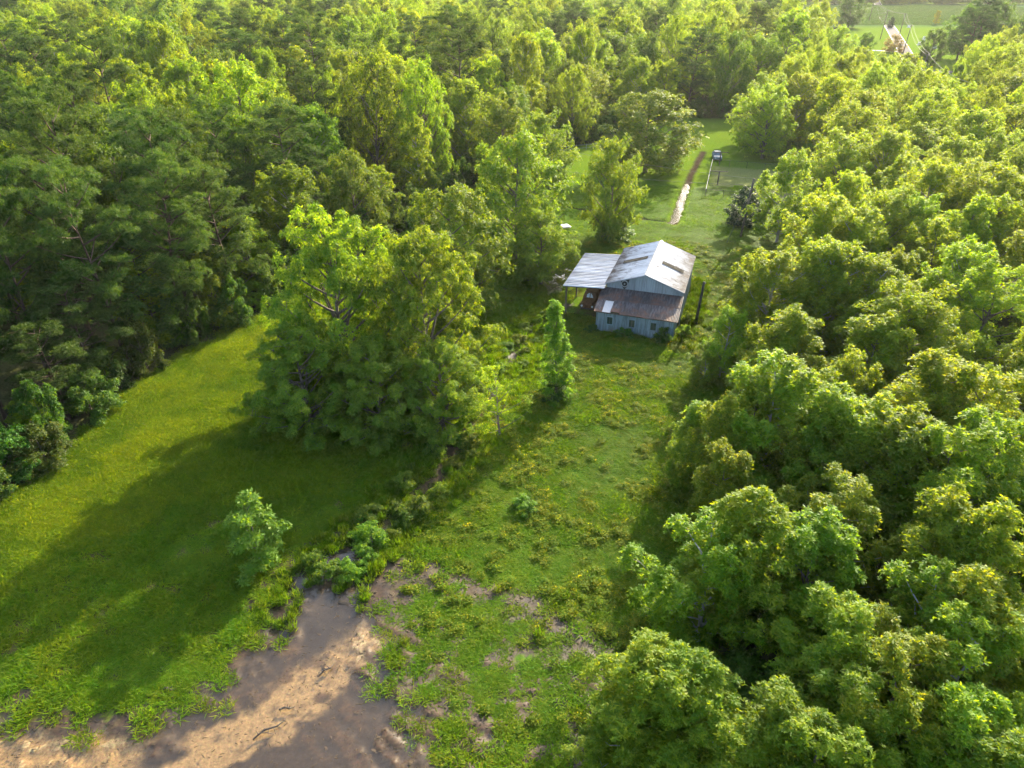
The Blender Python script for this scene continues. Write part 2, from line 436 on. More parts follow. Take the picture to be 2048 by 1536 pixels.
gm, nt, p = new_mat('ground_soil_and_turf')
ac = nt.nodes.new('ShaderNodeAttribute'); ac.attribute_name = 'gcol'
aw = nt.nodes.new('ShaderNodeAttribute'); aw.attribute_name = 'wet'
tc = nt.nodes.new('ShaderNodeTexCoord')
na = nt.nodes.new('ShaderNodeTexNoise'); na.inputs['Scale'].default_value = 5.0; na.inputs['Detail'].default_value = 8; na.inputs['Roughness'].default_value = .7
nb_ = nt.nodes.new('ShaderNodeTexNoise'); nb_.inputs['Scale'].default_value = 9; nb_.inputs['Detail'].default_value = 5
for q in (na, nb_): nt.links.new(tc.outputs['Object'], q.inputs['Vector'])
mr = nt.nodes.new('ShaderNodeMapRange'); mr.inputs[1].default_value = .3; mr.inputs[2].default_value = .7; mr.inputs[3].default_value = .45; mr.inputs[4].default_value = 1.55
nt.links.new(na.outputs[0], mr.inputs[0])
mr2 = nt.nodes.new('ShaderNodeMapRange'); mr2.inputs[1].default_value = .3; mr2.inputs[2].default_value = .7; mr2.inputs[3].default_value = .47; mr2.inputs[4].default_value = .53
nt.links.new(nb_.outputs[0], mr2.inputs[0])
hs = nt.nodes.new('ShaderNodeHueSaturation')
nt.links.new(ac.outputs['Color'], hs.inputs['Color']); nt.links.new(mr.outputs[0], hs.inputs['Value']); nt.links.new(mr2.outputs[0], hs.inputs['Hue'])
nt.links.new(hs.outputs[0], p.inputs['Base Color'])
rr = nt.nodes.new('ShaderNodeMapRange'); rr.inputs[3].default_value = .95; rr.inputs[4].default_value = .32
nt.links.new(aw.outputs['Fac'], rr.inputs[0]); nt.links.new(rr.outputs[0], p.inputs['Roughness'])
sl_ = nt.nodes.new('ShaderNodeMapRange'); sl_.inputs[3].default_value = .0; sl_.inputs[4].default_value = .4
nt.links.new(aw.outputs['Fac'], sl_.inputs[0]); nt.links.new(sl_.outputs[0], p.inputs['Specular IOR Level'])
bp = nt.nodes.new('ShaderNodeBump'); bp.inputs['Strength'].default_value = .35; bp.inputs['Distance'].default_value = .06
bs_ = nt.nodes.new('ShaderNodeMapRange'); bs_.inputs[3].default_value = .35; bs_.inputs[4].default_value = .10
nt.links.new(aw.outputs['Fac'], bs_.inputs[0]); nt.links.new(bs_.outputs[0], bp.inputs['Strength'])
nt.links.new(na.outputs[0], bp.inputs['Height']); nt.links.new(bp.outputs[0], p.inputs['Normal'])
M['ground'] = gm
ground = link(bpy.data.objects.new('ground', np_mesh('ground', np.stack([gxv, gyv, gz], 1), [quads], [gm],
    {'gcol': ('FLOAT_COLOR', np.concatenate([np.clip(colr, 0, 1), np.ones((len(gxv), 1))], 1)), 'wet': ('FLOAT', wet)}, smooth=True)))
tag(ground, 'field ground of turf, mud and wood floor', kind='structure')

def ground_z(x, y):
    if y > 170 or abs(x) > 60: return 0.0
    xa, ya = np.array([float(x)]), np.array([float(y)])
    return float(terrain_z(xa, ya, zones(xa, ya))[0])

# water sheets lie in the hollows of the ground
def water_sheet(name, poly, z, mat, label):
    me = bpy.data.meshes.new(name)
    me.from_pydata([(x, y, z) for x, y in poly], [], [tuple(range(len(poly)))])
    me.materials.append(mat); me.update()
    return tag(link(bpy.data.objects.new(name, me)), label, kind='structure')
M['murky'] = water_mat('murky_water', (.90, .83, .72), .08, .01, .006)
M['bright_water'] = water_mat('bright_water', (.7, .7, .65), .3, .16, .10, 1.5)
water_sheet('puddle_water', [(-31, 15), (-1, 15), (-1, 34), (-9, 37), (-15, 36.5), (-31, 30)], -.062, M['murky'], 'shallow muddy puddle spreading over the sand')
def strip(poly, w):
    L = []; Rr = []
    for i, (x, y) in enumerate(poly):
        a = poly[max(i - 1, 0)]; b = poly[min(i + 1, len(poly) - 1)]
        dx, dy = b[0] - a[0], b[1] - a[1]; l = math.hypot(dx, dy)
        L.append((x - dy / l * w, y + dx / l * w)); Rr.append((x + dy / l * w, y - dx / l * w))
    return L + Rr[::-1]
water_sheet('ditch_water', strip(DITCH[2:], 1.5), -.24, M['murky'], 'dark water standing in the overgrown ditch')
water_sheet('channel_water', strip(BACKDITCH, 1.7), -.25, M['bright_water'], 'bright straight water channel across the back lawn')
water_sheet('yard_puddle_water', [(3, 80.5), (9.5, 84), (9.5, 91.5), (3, 91)], -.08, M['bright_water'], 'bright puddle behind the carport')

TREES = [
 ('pecan', -15.8, 59.0, 18.4, 6.4, 'tall upright pecan with drooping fronds, left one of the pecan group by the meadow', ''),
 ('pecan', -8.0, 58.0, 16.6, 6.2, 'tall upright pecan, right one of the pecan group beside the ditch', ''),
 ('pecan', -17.8, 52.5, 10.5, 5.2, 'low drooping pecan at the meadow side under the left tall pecan', ''),
 ('pecan', -11.5, 52.2, 9.2, 4.8, 'low drooping pecan in front between the two tall pecans', ''),
 ('pecan', -6.2, 52.5, 8.6, 4.0, 'low drooping pecan overhanging the ditch under the right tall pecan', ''),
 ('oak', -7.3, 77.5, 15, 6.6, 'bushy tree between the tall pecans and the taller round tree', ''),
 ('oak', 0.4, 93.4, 17.5, 6.7, 'tall round bright crowned tree left of the puddled back lawn', ''),
 ('oak', 3.7, 84.8, 10.5, 4.4, 'shorter leafy tree just left of the open sided carport roof', ''),
 ('oak', 14.2, 101.4, 15.3, 4.5, 'open crowned tree standing alone behind the barn beside the narrow ditch', ''),
 ('oak', 25.9, 139.9, 15.2, 9.2, 'broad dome shaped tree on the back lawn behind the ditch tree', ''),
 ('oak', -1.2, 129.5, 16.5, 6.5, 'wide tree rising behind the tall round tree at the back lawn edge', ''),
 ('oak', 5.0, 124.0, 15, 5.5, 'leafy tree at the back lawn edge right of the wide tree', ''),
 ('column', 4.3, 57.2, 10.2, 1.9, 'narrow columnar tree with dark ivy clad foot in front of the barn', ''),
 ('airy', -1.1, 51.1, 6.9, 3.6, 'thin airy small tree beside the ditch left of the columnar tree', ''),
 ('sapling', -17.3, 35.7, 5.9, 2.6, 'fresh green sapling alone in the shaded mown lawn', ''),
 ('magnolia', 36.3, 108.3, 6.1, 3.2, 'dark glossy round evergreen bush beside the utility pole', ''),
 ('pine', -67.9, 127.7, 27, 7, 'largest pine crown high in the left wood', ''),
 ('pine', -44.9, 67.7, 20.5, 5.2, 'pine with clumped olive needles in the wood left of the meadow', 'pines in the left wood'),
 ('pine', -39.2, 85.0, 22, 5.2, 'pine with clumped olive needles in the wood left of the meadow', 'pines in the left wood'),
 ('pine', -31.9, 76.2, 17.5, 4.6, 'pine with clumped olive needles in the wood left of the meadow', 'pines in the left wood'),
 ('pine', -51.6, 79.9, 24, 5.5, 'pine with clumped olive needles in the wood left of the meadow', 'pines in the left wood'),
 ('pine', -37.6, 66.6, 13.1, 4.454000000000001, 'pine with clumped olive needles in the wood left of the meadow', 'pines in the left wood'),
 ('pine', -40.1, 58.7, 11.7, 3.978, 'pine with clumped olive needles in the wood left of the meadow', 'pines in the left wood'),
 ('pine', -40.3, 53.8, 10.1, 3.434, 'pine with clumped olive needles in the wood left of the meadow', 'pines in the left wood'),
 ('gum', -39.9, 60.2, 4.3, 2.6, 'bright yellow green broadleaf tree of the wood behind the meadow', 'broadleaf trees in the left wood'),
 ('gum', -33.4, 72.5, 9.3, 3.1620000000000004, 'bright yellow green broadleaf tree of the wood behind the meadow', 'broadleaf trees in the left wood'),
 ('gum', -36.4, 68.7, 5.7, 2.6, 'bright yellow green broadleaf tree of the wood behind the meadow', 'broadleaf trees in the left wood'),
 ('gum', -40.5, 49.5, 4.8, 2.6, 'bright yellow green broadleaf tree of the wood behind the meadow', 'broadleaf trees in the left wood'),
 ('pine', -67.3, 198.4, 25, 6.5, 'pine with clumped olive needles in the wood left of the meadow', 'pines in the left wood'),
 ('pine', -11.2, 164.6, 27, 7.6, 'great rounded pine towering behind the pecans at the top centre', ''),
 ('pine', -39.0, 63.0, 20.9, 4.6, 'pine with clumped olive needles in the wood left of the meadow', 'pines in the left wood'),
 ('pine', -36.3, 68.8, 19.9, 4.6, 'pine with clumped olive needles in the wood left of the meadow', 'pines in the left wood'),
 ('maple', -49.6, 175.0, 19, 8.32, 'bright yellow green broadleaf tree of the wood behind the meadow', 'broadleaf trees in the left wood'),
 ('gum', -34.0, 153.2, 18, 8.0, 'bright yellow green broadleaf tree of the wood behind the meadow', 'broadleaf trees in the left wood'),
 ('oak', -66.4, 175.0, 19, 8.0, 'bright yellow green broadleaf tree of the wood behind the meadow', 'broadleaf trees in the left wood'),
 ('maple', -42.1, 127.5, 18, 8.0, 'bright yellow green broadleaf tree of the wood behind the meadow', 'broadleaf trees in the left wood'),
 ('gum', -30.8, 114.7, 17, 8.0, 'bright yellow green broadleaf tree of the wood behind the meadow', 'broadleaf trees in the left wood'),
 ('oak', -39.7, 206.9, 20, 8.0, 'bright yellow green broadleaf tree of the wood behind the meadow', 'broadleaf trees in the left wood'),
 ('maple', -69.6, 160.8, 19, 7.68, 'bright yellow green broadleaf tree of the wood behind the meadow', 'broadleaf trees in the left wood'),
 ('gum', -29.0, 90.2, 14, 6.720000000000001, 'bright yellow green broadleaf tree of the wood behind the meadow', 'broadleaf trees in the left wood'),
 ('oak', -22.5, 98.6, 13.9, 4.726000000000001, 'bright yellow green broadleaf tree of the wood behind the meadow', 'broadleaf trees in the left wood'),
 ('maple', -19.3, 105.6, 10.1, 3.434, 'bright yellow green broadleaf tree of the wood behind the meadow', 'broadleaf trees in the left wood'),
 ('gum', -31.6, 81.2, 11, 4.32, 'bright yellow green broadleaf tree of the wood behind the meadow', 'broadleaf trees in the left wood'),
 ('gum', -38.1, 68.3, 12, 3.84, 'bright yellow green broadleaf tree of the wood behind the meadow', 'broadleaf trees in the left wood'),
 ('gum', -25.4, 90.7, 4.6, 2.6, 'bright yellow green broadleaf tree of the wood behind the meadow', 'broadleaf trees in the left wood'),
 ('gum', -14.3, 118.3, 6.9, 2.6, 'bright yellow green broadleaf tree of the wood behind the meadow', 'broadleaf trees in the left wood'),
 ('gum', -30.8, 77.9, 3.5, 2.6, 'bright yellow green broadleaf tree of the wood behind the meadow', 'broadleaf trees in the left wood'),
 ('maple', -15.3, 117.4, 14.2, 4.828, 'bright yellow green broadleaf tree of the wood behind the meadow', 'broadleaf trees in the left wood'),
 ('gum', 13.3, 163.8, 16.7, 5.678, 'bright yellow green broadleaf tree of the wood behind the meadow', 'broadleaf trees in the left wood'),
 ('oak', 28.5, 219.3, 19, 9.600000000000001, 'bright yellow green broadleaf tree of the wood behind the meadow', 'broadleaf trees in the left wood'),
 ('maple', 7.3, 206.9, 20, 8.8, 'bright yellow green broadleaf tree of the wood behind the meadow', 'broadleaf trees in the left wood'),
 ('gum', 52.8, 218.6, 12.6, 4.284, 'bright yellow green broadleaf tree of the wood behind the meadow', 'broadleaf trees in the left wood'),
 ('oak', 62.6, 219.3, 13.9, 4.726000000000001, 'bright yellow green broadleaf tree of the wood behind the meadow', 'broadleaf trees in the left wood'),
 ('maple', 37.6, 190.5, 14.6, 4.964, 'bright yellow green broadleaf tree of the wood behind the meadow', 'broadleaf trees in the left wood'),
 ('gum', 14.1, 30.7, 10.5, 4.625, 'lit tree at the field corner with the tallest crown of the lower right', ''),
 ('gum', 11.4, 29.2, 9.3, 4.0, 'tree leaning over the field just left of the lit corner tree', ''),
 ('gum', 17.4, 29.7, 10, 4.25, 'yellow green broadleaf tree in the wood right of the field', 'broadleaf trees in the right wood'),
 ('gum', 6.9, 22.7, 8, 4.5, 'foremost lit tree beside the muddy ground at the bottom edge', ''),
 ('gum', 8.9, 22.3, 7.6, 3.75, 'yellow green broadleaf tree in the wood right of the field', 'broadleaf trees in the right wood'),
 ('gum', 16.8, 24.0, 9.5, 4.25, 'yellow green broadleaf tree in the wood right of the field', 'broadleaf trees in the right wood'),
 ('gum', 18.1, 21.5, 9.5, 4.0, 'yellow green broadleaf tree in the wood right of the field', 'broadleaf trees in the right wood'),
 ('gum', 16.3, 20.9, 8.3, 3.75, 'yellow green broadleaf tree in the wood right of the field', 'broadleaf trees in the right wood'),
 ('gum', 12.5, 19.7, 8.2, 3.75, 'yellow green broadleaf tree in the wood right of the field', 'broadleaf trees in the right wood'),
 ('gum', 20.0, 19.2, 9, 3.75, 'yellow green broadleaf tree in the wood right of the field', 'broadleaf trees in the right wood'),
 ('gum', 20.2, 17.5, 8.6, 3.75, 'yellow green broadleaf tree in the wood right of the field', 'broadleaf trees in the right wood'),
 ('gum', 13.2, 18.5, 8, 3.75, 'yellow green broadleaf tree in the wood right of the field', 'broadleaf trees in the right wood'),
 ('gum', 21.5, 25.2, 10, 4.0, 'yellow green broadleaf tree in the wood right of the field', 'broadleaf trees in the right wood'),
 ('gum', 21.6, 22.5, 10, 4.0, 'yellow green broadleaf tree in the wood right of the field', 'broadleaf trees in the right wood'),
 ('gum', 23.9, 24.3, 11, 4.0, 'yellow green broadleaf tree in the wood right of the field', 'broadleaf trees in the right wood'),
 ('gum', 10.2, 20.0, 6.5, 3.25, 'yellow green broadleaf tree in the wood right of the field', 'broadleaf trees in the right wood'),
 ('gum', 5.5, 21.3, 4.2, 2.75, 'low leafy bushy tree at the very bottom beside the mud', ''),
 ('gum', 23.8, 29.5, 12, 4.125, 'yellow green broadleaf tree in the wood right of the field', 'broadleaf trees in the right wood'),
 ('gum', 25.4, 28.1, 12, 4.125, 'yellow green broadleaf tree in the wood right of the field', 'broadleaf trees in the right wood'),
 ('gum', 19.7, 32.7, 10, 4.125, 'yellow green broadleaf tree in the wood right of the field', 'broadleaf trees in the right wood'),
 ('gum', 14.1, 38.1, 9, 3.3600000000000003, 'shaded tree halfway along the right field edge', ''),
 ('gum', 15.3, 42.9, 9.5, 3.1500000000000004, 'yellow green broadleaf tree in the wood right of the field', 'broadleaf trees in the right wood'),
 ('gum', 14.1, 44.6, 7, 2.52, 'small tree jutting furthest left over the field', ''),
 ('gum', 25.4, 63.2, 12.5, 6.1049999999999995, 'yellow green broadleaf tree in the wood right of the field', 'broadleaf trees in the right wood'),
 ('gum', 24.4, 67.4, 11, 3.1500000000000004, 'tree at the lawn edge right of the barn roof', ''),
 ('gum', 31.5, 64.9, 13, 6.27, 'yellow green broadleaf tree in the wood right of the field', 'broadleaf trees in the right wood'),
 ('gum', 30.2, 67.0, 12, 5.609999999999999, 'yellow green broadleaf tree in the wood right of the field', 'broadleaf trees in the right wood'),
 ('gum', 34.2, 62.9, 12, 5.9399999999999995, 'yellow green broadleaf tree in the wood right of the field', 'broadleaf trees in the right wood'),
 ('gum', 35.5, 78.0, 13.5, 6.6, 'yellow green broadleaf tree in the wood right of the field', 'broadleaf trees in the right wood'),
 ('gum', 38.5, 76.2, 13, 6.27, 'yellow green broadleaf tree in the wood right of the field', 'broadleaf trees in the right wood'),
 ('gum', 44.3, 82.0, 13.5, 6.27, 'yellow green broadleaf tree in the wood right of the field', 'broadleaf trees in the right wood'),
 ('gum', 47.1, 82.5, 13, 5.9399999999999995, 'yellow green broadleaf tree in the wood right of the field', 'broadleaf trees in the right wood'),
 ('gum', 52.7, 89.9, 14.5, 6.27, 'yellow green broadleaf tree in the wood right of the field', 'broadleaf trees in the right wood'),
 ('gum', 58.2, 87.9, 15, 6.6, 'yellow green broadleaf tree in the wood right of the field', 'broadleaf trees in the right wood'),
 ('gum', 60.2, 85.1, 14.5, 6.6, 'yellow green broadleaf tree in the wood right of the field', 'broadleaf trees in the right wood'),
 ('gum', 44.2, 65.1, 13, 6.27, 'yellow green broadleaf tree in the wood right of the field', 'broadleaf trees in the right wood'),
 ('gum', 43.7, 60.4, 13, 5.9399999999999995, 'yellow green broadleaf tree in the wood right of the field', 'broadleaf trees in the right wood'),
 ('gum', 33.7, 55.4, 12.5, 5.444999999999999, 'yellow green broadleaf tree in the wood right of the field', 'broadleaf trees in the right wood'),
 ('gum', 35.3, 55.0, 12.5, 5.444999999999999, 'yellow green broadleaf tree in the wood right of the field', 'broadleaf trees in the right wood'),
 ('gum', 30.6, 51.8, 11.5, 4.4799999999999995, 'yellow green broadleaf tree in the wood right of the field', 'broadleaf trees in the right wood'),
 ('gum', 24.0, 54.4, 11.5, 4.76, 'yellow green broadleaf tree in the wood right of the field', 'broadleaf trees in the right wood'),
 ('gum', 21.3, 53.7, 10, 3.1500000000000004, 'yellow green broadleaf tree in the wood right of the field', 'broadleaf trees in the right wood'),
 ('gum', 20.6, 61.1, 8, 2.52, 'slim tree at the field edge facing the barn corner', ''),
 ('gum', 19.0, 60.3, 4.2, 1.8900000000000001, 'low bushy tree by the weeds right of the barn', ''),
 ('gum', 19.8, 44.6, 11.5, 4.76, 'yellow green broadleaf tree in the wood right of the field', 'broadleaf trees in the right wood'),
 ('gum', 21.0, 44.1, 11.5, 4.4799999999999995, 'yellow green broadleaf tree in the wood right of the field', 'broadleaf trees in the right wood'),
 ('gum', 18.5, 46.0, 10, 3.3600000000000003, 'yellow green broadleaf tree in the wood right of the field', 'broadleaf trees in the right wood'),
 ('gum', 29.7, 43.4, 12.5, 4.76, 'yellow green broadleaf tree in the wood right of the field', 'broadleaf trees in the right wood'),
 ('gum', 30.9, 43.4, 12.5, 4.4799999999999995, 'yellow green broadleaf tree in the wood right of the field', 'broadleaf trees in the right wood'),
 ('gum', 32.6, 42.6, 12.5, 4.76, 'yellow green broadleaf tree in the wood right of the field', 'broadleaf trees in the right wood'),
 ('gum', 22.9, 40.8, 11.5, 4.619999999999999, 'yellow green broadleaf tree in the wood right of the field', 'broadleaf trees in the right wood'),
 ('gum', 24.4, 40.1, 11.5, 4.619999999999999, 'yellow green broadleaf tree in the wood right of the field', 'broadleaf trees in the right wood'),
 ('gum', 25.5, 37.2, 12, 4.619999999999999, 'yellow green broadleaf tree in the wood right of the field', 'broadleaf trees in the right wood'),
 ('gum', 27.6, 36.1, 12, 4.619999999999999, 'yellow green broadleaf tree in the wood right of the field', 'broadleaf trees in the right wood'),
 ('gum', 30.5, 36.8, 12, 4.619999999999999, 'yellow green broadleaf tree in the wood right of the field', 'broadleaf trees in the right wood'),
 ('gum', 55.2, 164.6, 15, 7.800000000000001, 'yellow green broadleaf tree in the wood right of the field', 'broadleaf trees in the right wood'),
 ('gum', 62.1, 163.8, 15, 7.5, 'yellow green broadleaf tree in the wood right of the field', 'broadleaf trees in the right wood'),
 ('gum', 87.3, 203.7, 15, 6.8999999999999995, 'yellow green broadleaf tree in the wood right of the field', 'broadleaf trees in the right wood'),
 ('gum', 97.1, 217.0, 15, 6.6000000000000005, 'yellow green broadleaf tree in the wood right of the field', 'broadleaf trees in the right wood'),
 ('gum', 71.8, 148.5, 14, 6.6000000000000005, 'yellow green broadleaf tree in the wood right of the field', 'broadleaf trees in the right wood'),
 ('gum', 38.9, 100.4, 13.5, 4.5, 'yellow green broadleaf tree in the wood right of the field', 'broadleaf trees in the right wood'),
 ('gum', 50.7, 111.1, 14, 6.8999999999999995, 'yellow green broadleaf tree in the wood right of the field', 'broadleaf trees in the right wood'),
 ('gum', 56.7, 111.1, 14, 6.6000000000000005, 'yellow green broadleaf tree in the wood right of the field', 'broadleaf trees in the right wood'),
 ('gum', 69.0, 112.3, 13, 6.300000000000001, 'yellow green broadleaf tree in the wood right of the field', 'broadleaf trees in the right wood'),
 ('gum', 78.0, 116.0, 13, 6.300000000000001, 'yellow green broadleaf tree in the wood right of the field', 'broadleaf trees in the right wood'),
 ('gum', 52, 151, 15, 7.0, 'tree whose branch reaches over the fenced yard', ''),
 ('maple', 64.2, 150.4, 16.5, 6.5, 'broad pale tree with grey bare limbs showing in the right wood', ''),
 ('pine', 86.4, 139.8, 12.5, 3.4, 'small bright green pine among broadleaf trees near the road', ''),
 ('gum', 119.2, 204.1, 13, 3.2, 'pointed yellow green tree right of the road below the dark pines', 'roadside trees right of the road'),
 ('gum', 129.4, 208.4, 14, 3.6, 'pointed yellow green tree right of the road below the dark pines', 'roadside trees right of the road'),
 ('gum', 135.0, 208.4, 14, 3.6, 'pointed yellow green tree right of the road below the dark pines', 'roadside trees right of the road'),
 ('gum', 111.7, 198.3, 12, 3.0, 'pointed yellow green tree right of the road below the dark pines', 'roadside trees right of the road'),
 ('oak', 86.0, 258.8, 14, 5.5, 'rounded hazy tree near the grey roofed far house', 'trees round the far house'),
 ('oak', 98.2, 254.2, 9, 4.5, 'rounded hazy tree near the grey roofed far house', 'trees round the far house'),
 ('oak', 116.3, 270.8, 12, 4.5, 'rounded hazy tree near the grey roofed far house', 'trees round the far house'),
 ('oak', 133.7, 297.3, 12, 4.2, 'rounded hazy tree near the grey roofed far house', 'trees round the far house'),
 ('oak', 198.2, 468.0, 20, 9, 'large dark hazy tree behind the grey roofed far house', 'dark trees behind the far house'),
 ('oak', 136.6, 357.5, 19, 8, 'large dark hazy tree behind the grey roofed far house', 'dark trees behind the far house'),
 ('oak', 134.2, 405.5, 20, 8, 'large dark hazy tree behind the grey roofed far house', 'dark trees behind the far house'),
 ('pine', 166, 284, 21, 7, 'dark hazy tree of the stand beyond the road at the upper right', 'trees beyond the road'),
 ('pine', 178, 300, 25, 8, 'dark hazy tree of the stand beyond the road at the upper right', 'trees beyond the road'),
 ('oak', 192, 290, 22.099999999999998, 8.5, 'dark hazy tree of the stand beyond the road at the upper right', 'trees beyond the road'),
 ('oak', 186, 272, 19.55, 7.5, 'dark hazy tree of the stand beyond the road at the upper right', 'trees beyond the road'),
 ('pine', 206, 305, 27, 8.5, 'dark hazy tree of the stand beyond the road at the upper right', 'trees beyond the road'),
 ('pine', 174, 264, 19, 6.5, 'dark hazy tree of the stand beyond the road at the upper right', 'trees beyond the road'),
 ('pine', 212, 285, 26, 8.5, 'dark hazy tree of the stand beyond the road at the upper right', 'trees beyond the road'),
 ('oak', 161, 300, 13.6, 5.5, 'dark hazy tree of the stand beyond the road at the upper right', 'trees beyond the road'),
 ('oak', 228, 300, 22.95, 9, 'dark hazy tree of the stand beyond the road at the upper right', 'trees beyond the road'),
 ('pine', 200, 262, 24, 8, 'dark hazy tree of the stand beyond the road at the upper right', 'trees beyond the road'),
 ('pine', 222, 270, 25, 8.5, 'dark hazy tree of the stand beyond the road at the upper right', 'trees beyond the road'),
 ('pine', 240, 285, 26, 9, 'dark hazy tree of the stand beyond the road at the upper right', 'trees beyond the road'),
 ('oak', 196, 320, 22.099999999999998, 8, 'dark hazy tree of the stand beyond the road at the upper right', 'trees beyond the road'),
 ('oak', 182, 318, 20.4, 7.5, 'dark hazy tree of the stand beyond the road at the upper right', 'trees beyond the road'),
 ('myrtle', 166.9, 341.9, 7.5, 4.6, 'reddish tinged round shrub tree beside the road and poles', ''),
]
# ------------------------------------------------------------------ plants: prototypes
def unit(a): return a / np.maximum(np.linalg.norm(a, axis=-1, keepdims=True), 1e-9)

def leaf_quads(P, D, N, L, W, fold=.18, droop=.12):
    S = unit(np.cross(D, N)); N = np.cross(S, D)
    L = L[:, None]; W = W[:, None]
    v0 = P
    v1 = P + D * L * .45 + S * W * .5 - N * fold * W
    v2 = P + D * L - N * droop * L
    v3 = P + D * L * .45 - S * W * .5 - N * fold * W
    V = np.stack([v0, v1, v2, v3], 1).reshape(-1, 3)
    n = len(P); F = (np.arange(n)[:, None] * 4 + np.arange(4)[None, :])
    return V, F

def tip_leaves(rng, C, A, k, L, W, spread=(35, 88), sag=.22):
    """k leaves round every twig tip"""
    n = len(C)
    ref = np.where(np.abs(A[:, 2:3]) > .9, np.array([[1., 0, 0]]), np.array([[0, 0, 1.]]))
    e1 = unit(np.cross(A, ref)); e2 = np.cross(A, e1)
    ph = (np.arange(k)[None, :] / k * 2 * np.pi + rng.uniform(0, 6.28, (n, 1)) + rng.normal(0, .3, (n, k)))
    th = np.radians(rng.uniform(spread[0], spread[1], (n, k)))
    D = (A[:, None, :] * np.cos(th)[..., None] + (e1[:, None, :] * np.cos(ph)[..., None] + e2[:, None, :] * np.sin(ph)[..., None]) * np.sin(th)[..., None])
    D[..., 2] -= sag * rng.uniform(.3, 1.6, (n, k))
    D = unit(D).reshape(-1, 3)
    N = np.repeat(A, k, 0) + rng.normal(0, .5, (n * k, 3))
    P = np.repeat(C, k, 0) + rng.normal(0, L * .12, (n * k, 3))
    l = L * rng.uniform(.65, 1.25, n * k); w = W * rng.uniform(.7, 1.25, n * k)
    V, F = leaf_quads(P, D, N, l, w)
    r = np.clip(np.repeat(rng.uniform(0, 1, n), k) * .6 + rng.uniform(0, 1, n * k) * .4, 0, 1)
    return V, F, np.repeat(r, 4)

def tubes_np(lines, sides=5):
    Vs = []; Fs = []; o = 0
    for pts, rad in lines:
        pts = np.asarray(pts, float); m = len(pts)
        d = np.gradient(pts, axis=0); d = unit(d)
        ref = np.array([1., .3, 0]) if abs(d[0, 2]) > .7 else np.array([0, 0, 1.])
        a = unit(np.cross(d, ref)); b = np.cross(d, a)
        t = np.arange(sides) / sides * 2 * np.pi
        ring = pts[:, None, :] + (a[:, None, :] * np.cos(t)[None, :, None] + b[:, None, :] * np.sin(t)[None, :, None]) * np.asarray(rad)[:, None, None]
        Vs.append(ring.reshape(-1, 3))
        i = np.arange(m - 1)[:, None] * sides; k = np.arange(sides)[None, :]; k2 = (k + 1) % sides
        Fs.append(np.stack([i + k, i + k2, i + sides + k2, i + sides + k], -1).reshape(-1, 4) + o)
        o += m * sides
    return np.concatenate(Vs), np.concatenate(Fs)

def bez(p0, p1, p2, n):
    t = np.linspace(0, 1, n)[:, None]
    return p0 * (1 - t) ** 2 + 2 * p1 * t * (1 - t) + p2 * t ** 2

PROF = {
    'gum': lambda e: (1.02 - e) ** .62 * np.clip(e + .28, 0, 1) ** .4 * 1.12,
    'oak': lambda e: np.sqrt(np.clip(1 - (1.75 * e - .72) ** 2 * .92, .02, 1)),
    'pecan': lambda e: np.sqrt(np.clip(1 - (1.5 * e - .38) ** 2 * .80, .02, 1)),
    'maple': lambda e: np.clip(1.05 - e, 0, 1) ** .5 * np.clip(e + .35, 0, 1) ** .5 * 1.05,
    'pine': lambda e: np.sqrt(np.clip(1 - (1.5 * e - .62) ** 2 * 1.05, .03, 1)) * .98,
    'column': lambda e: np.clip(1.04 - e, 0, 1) ** .75 * 1.05,
}

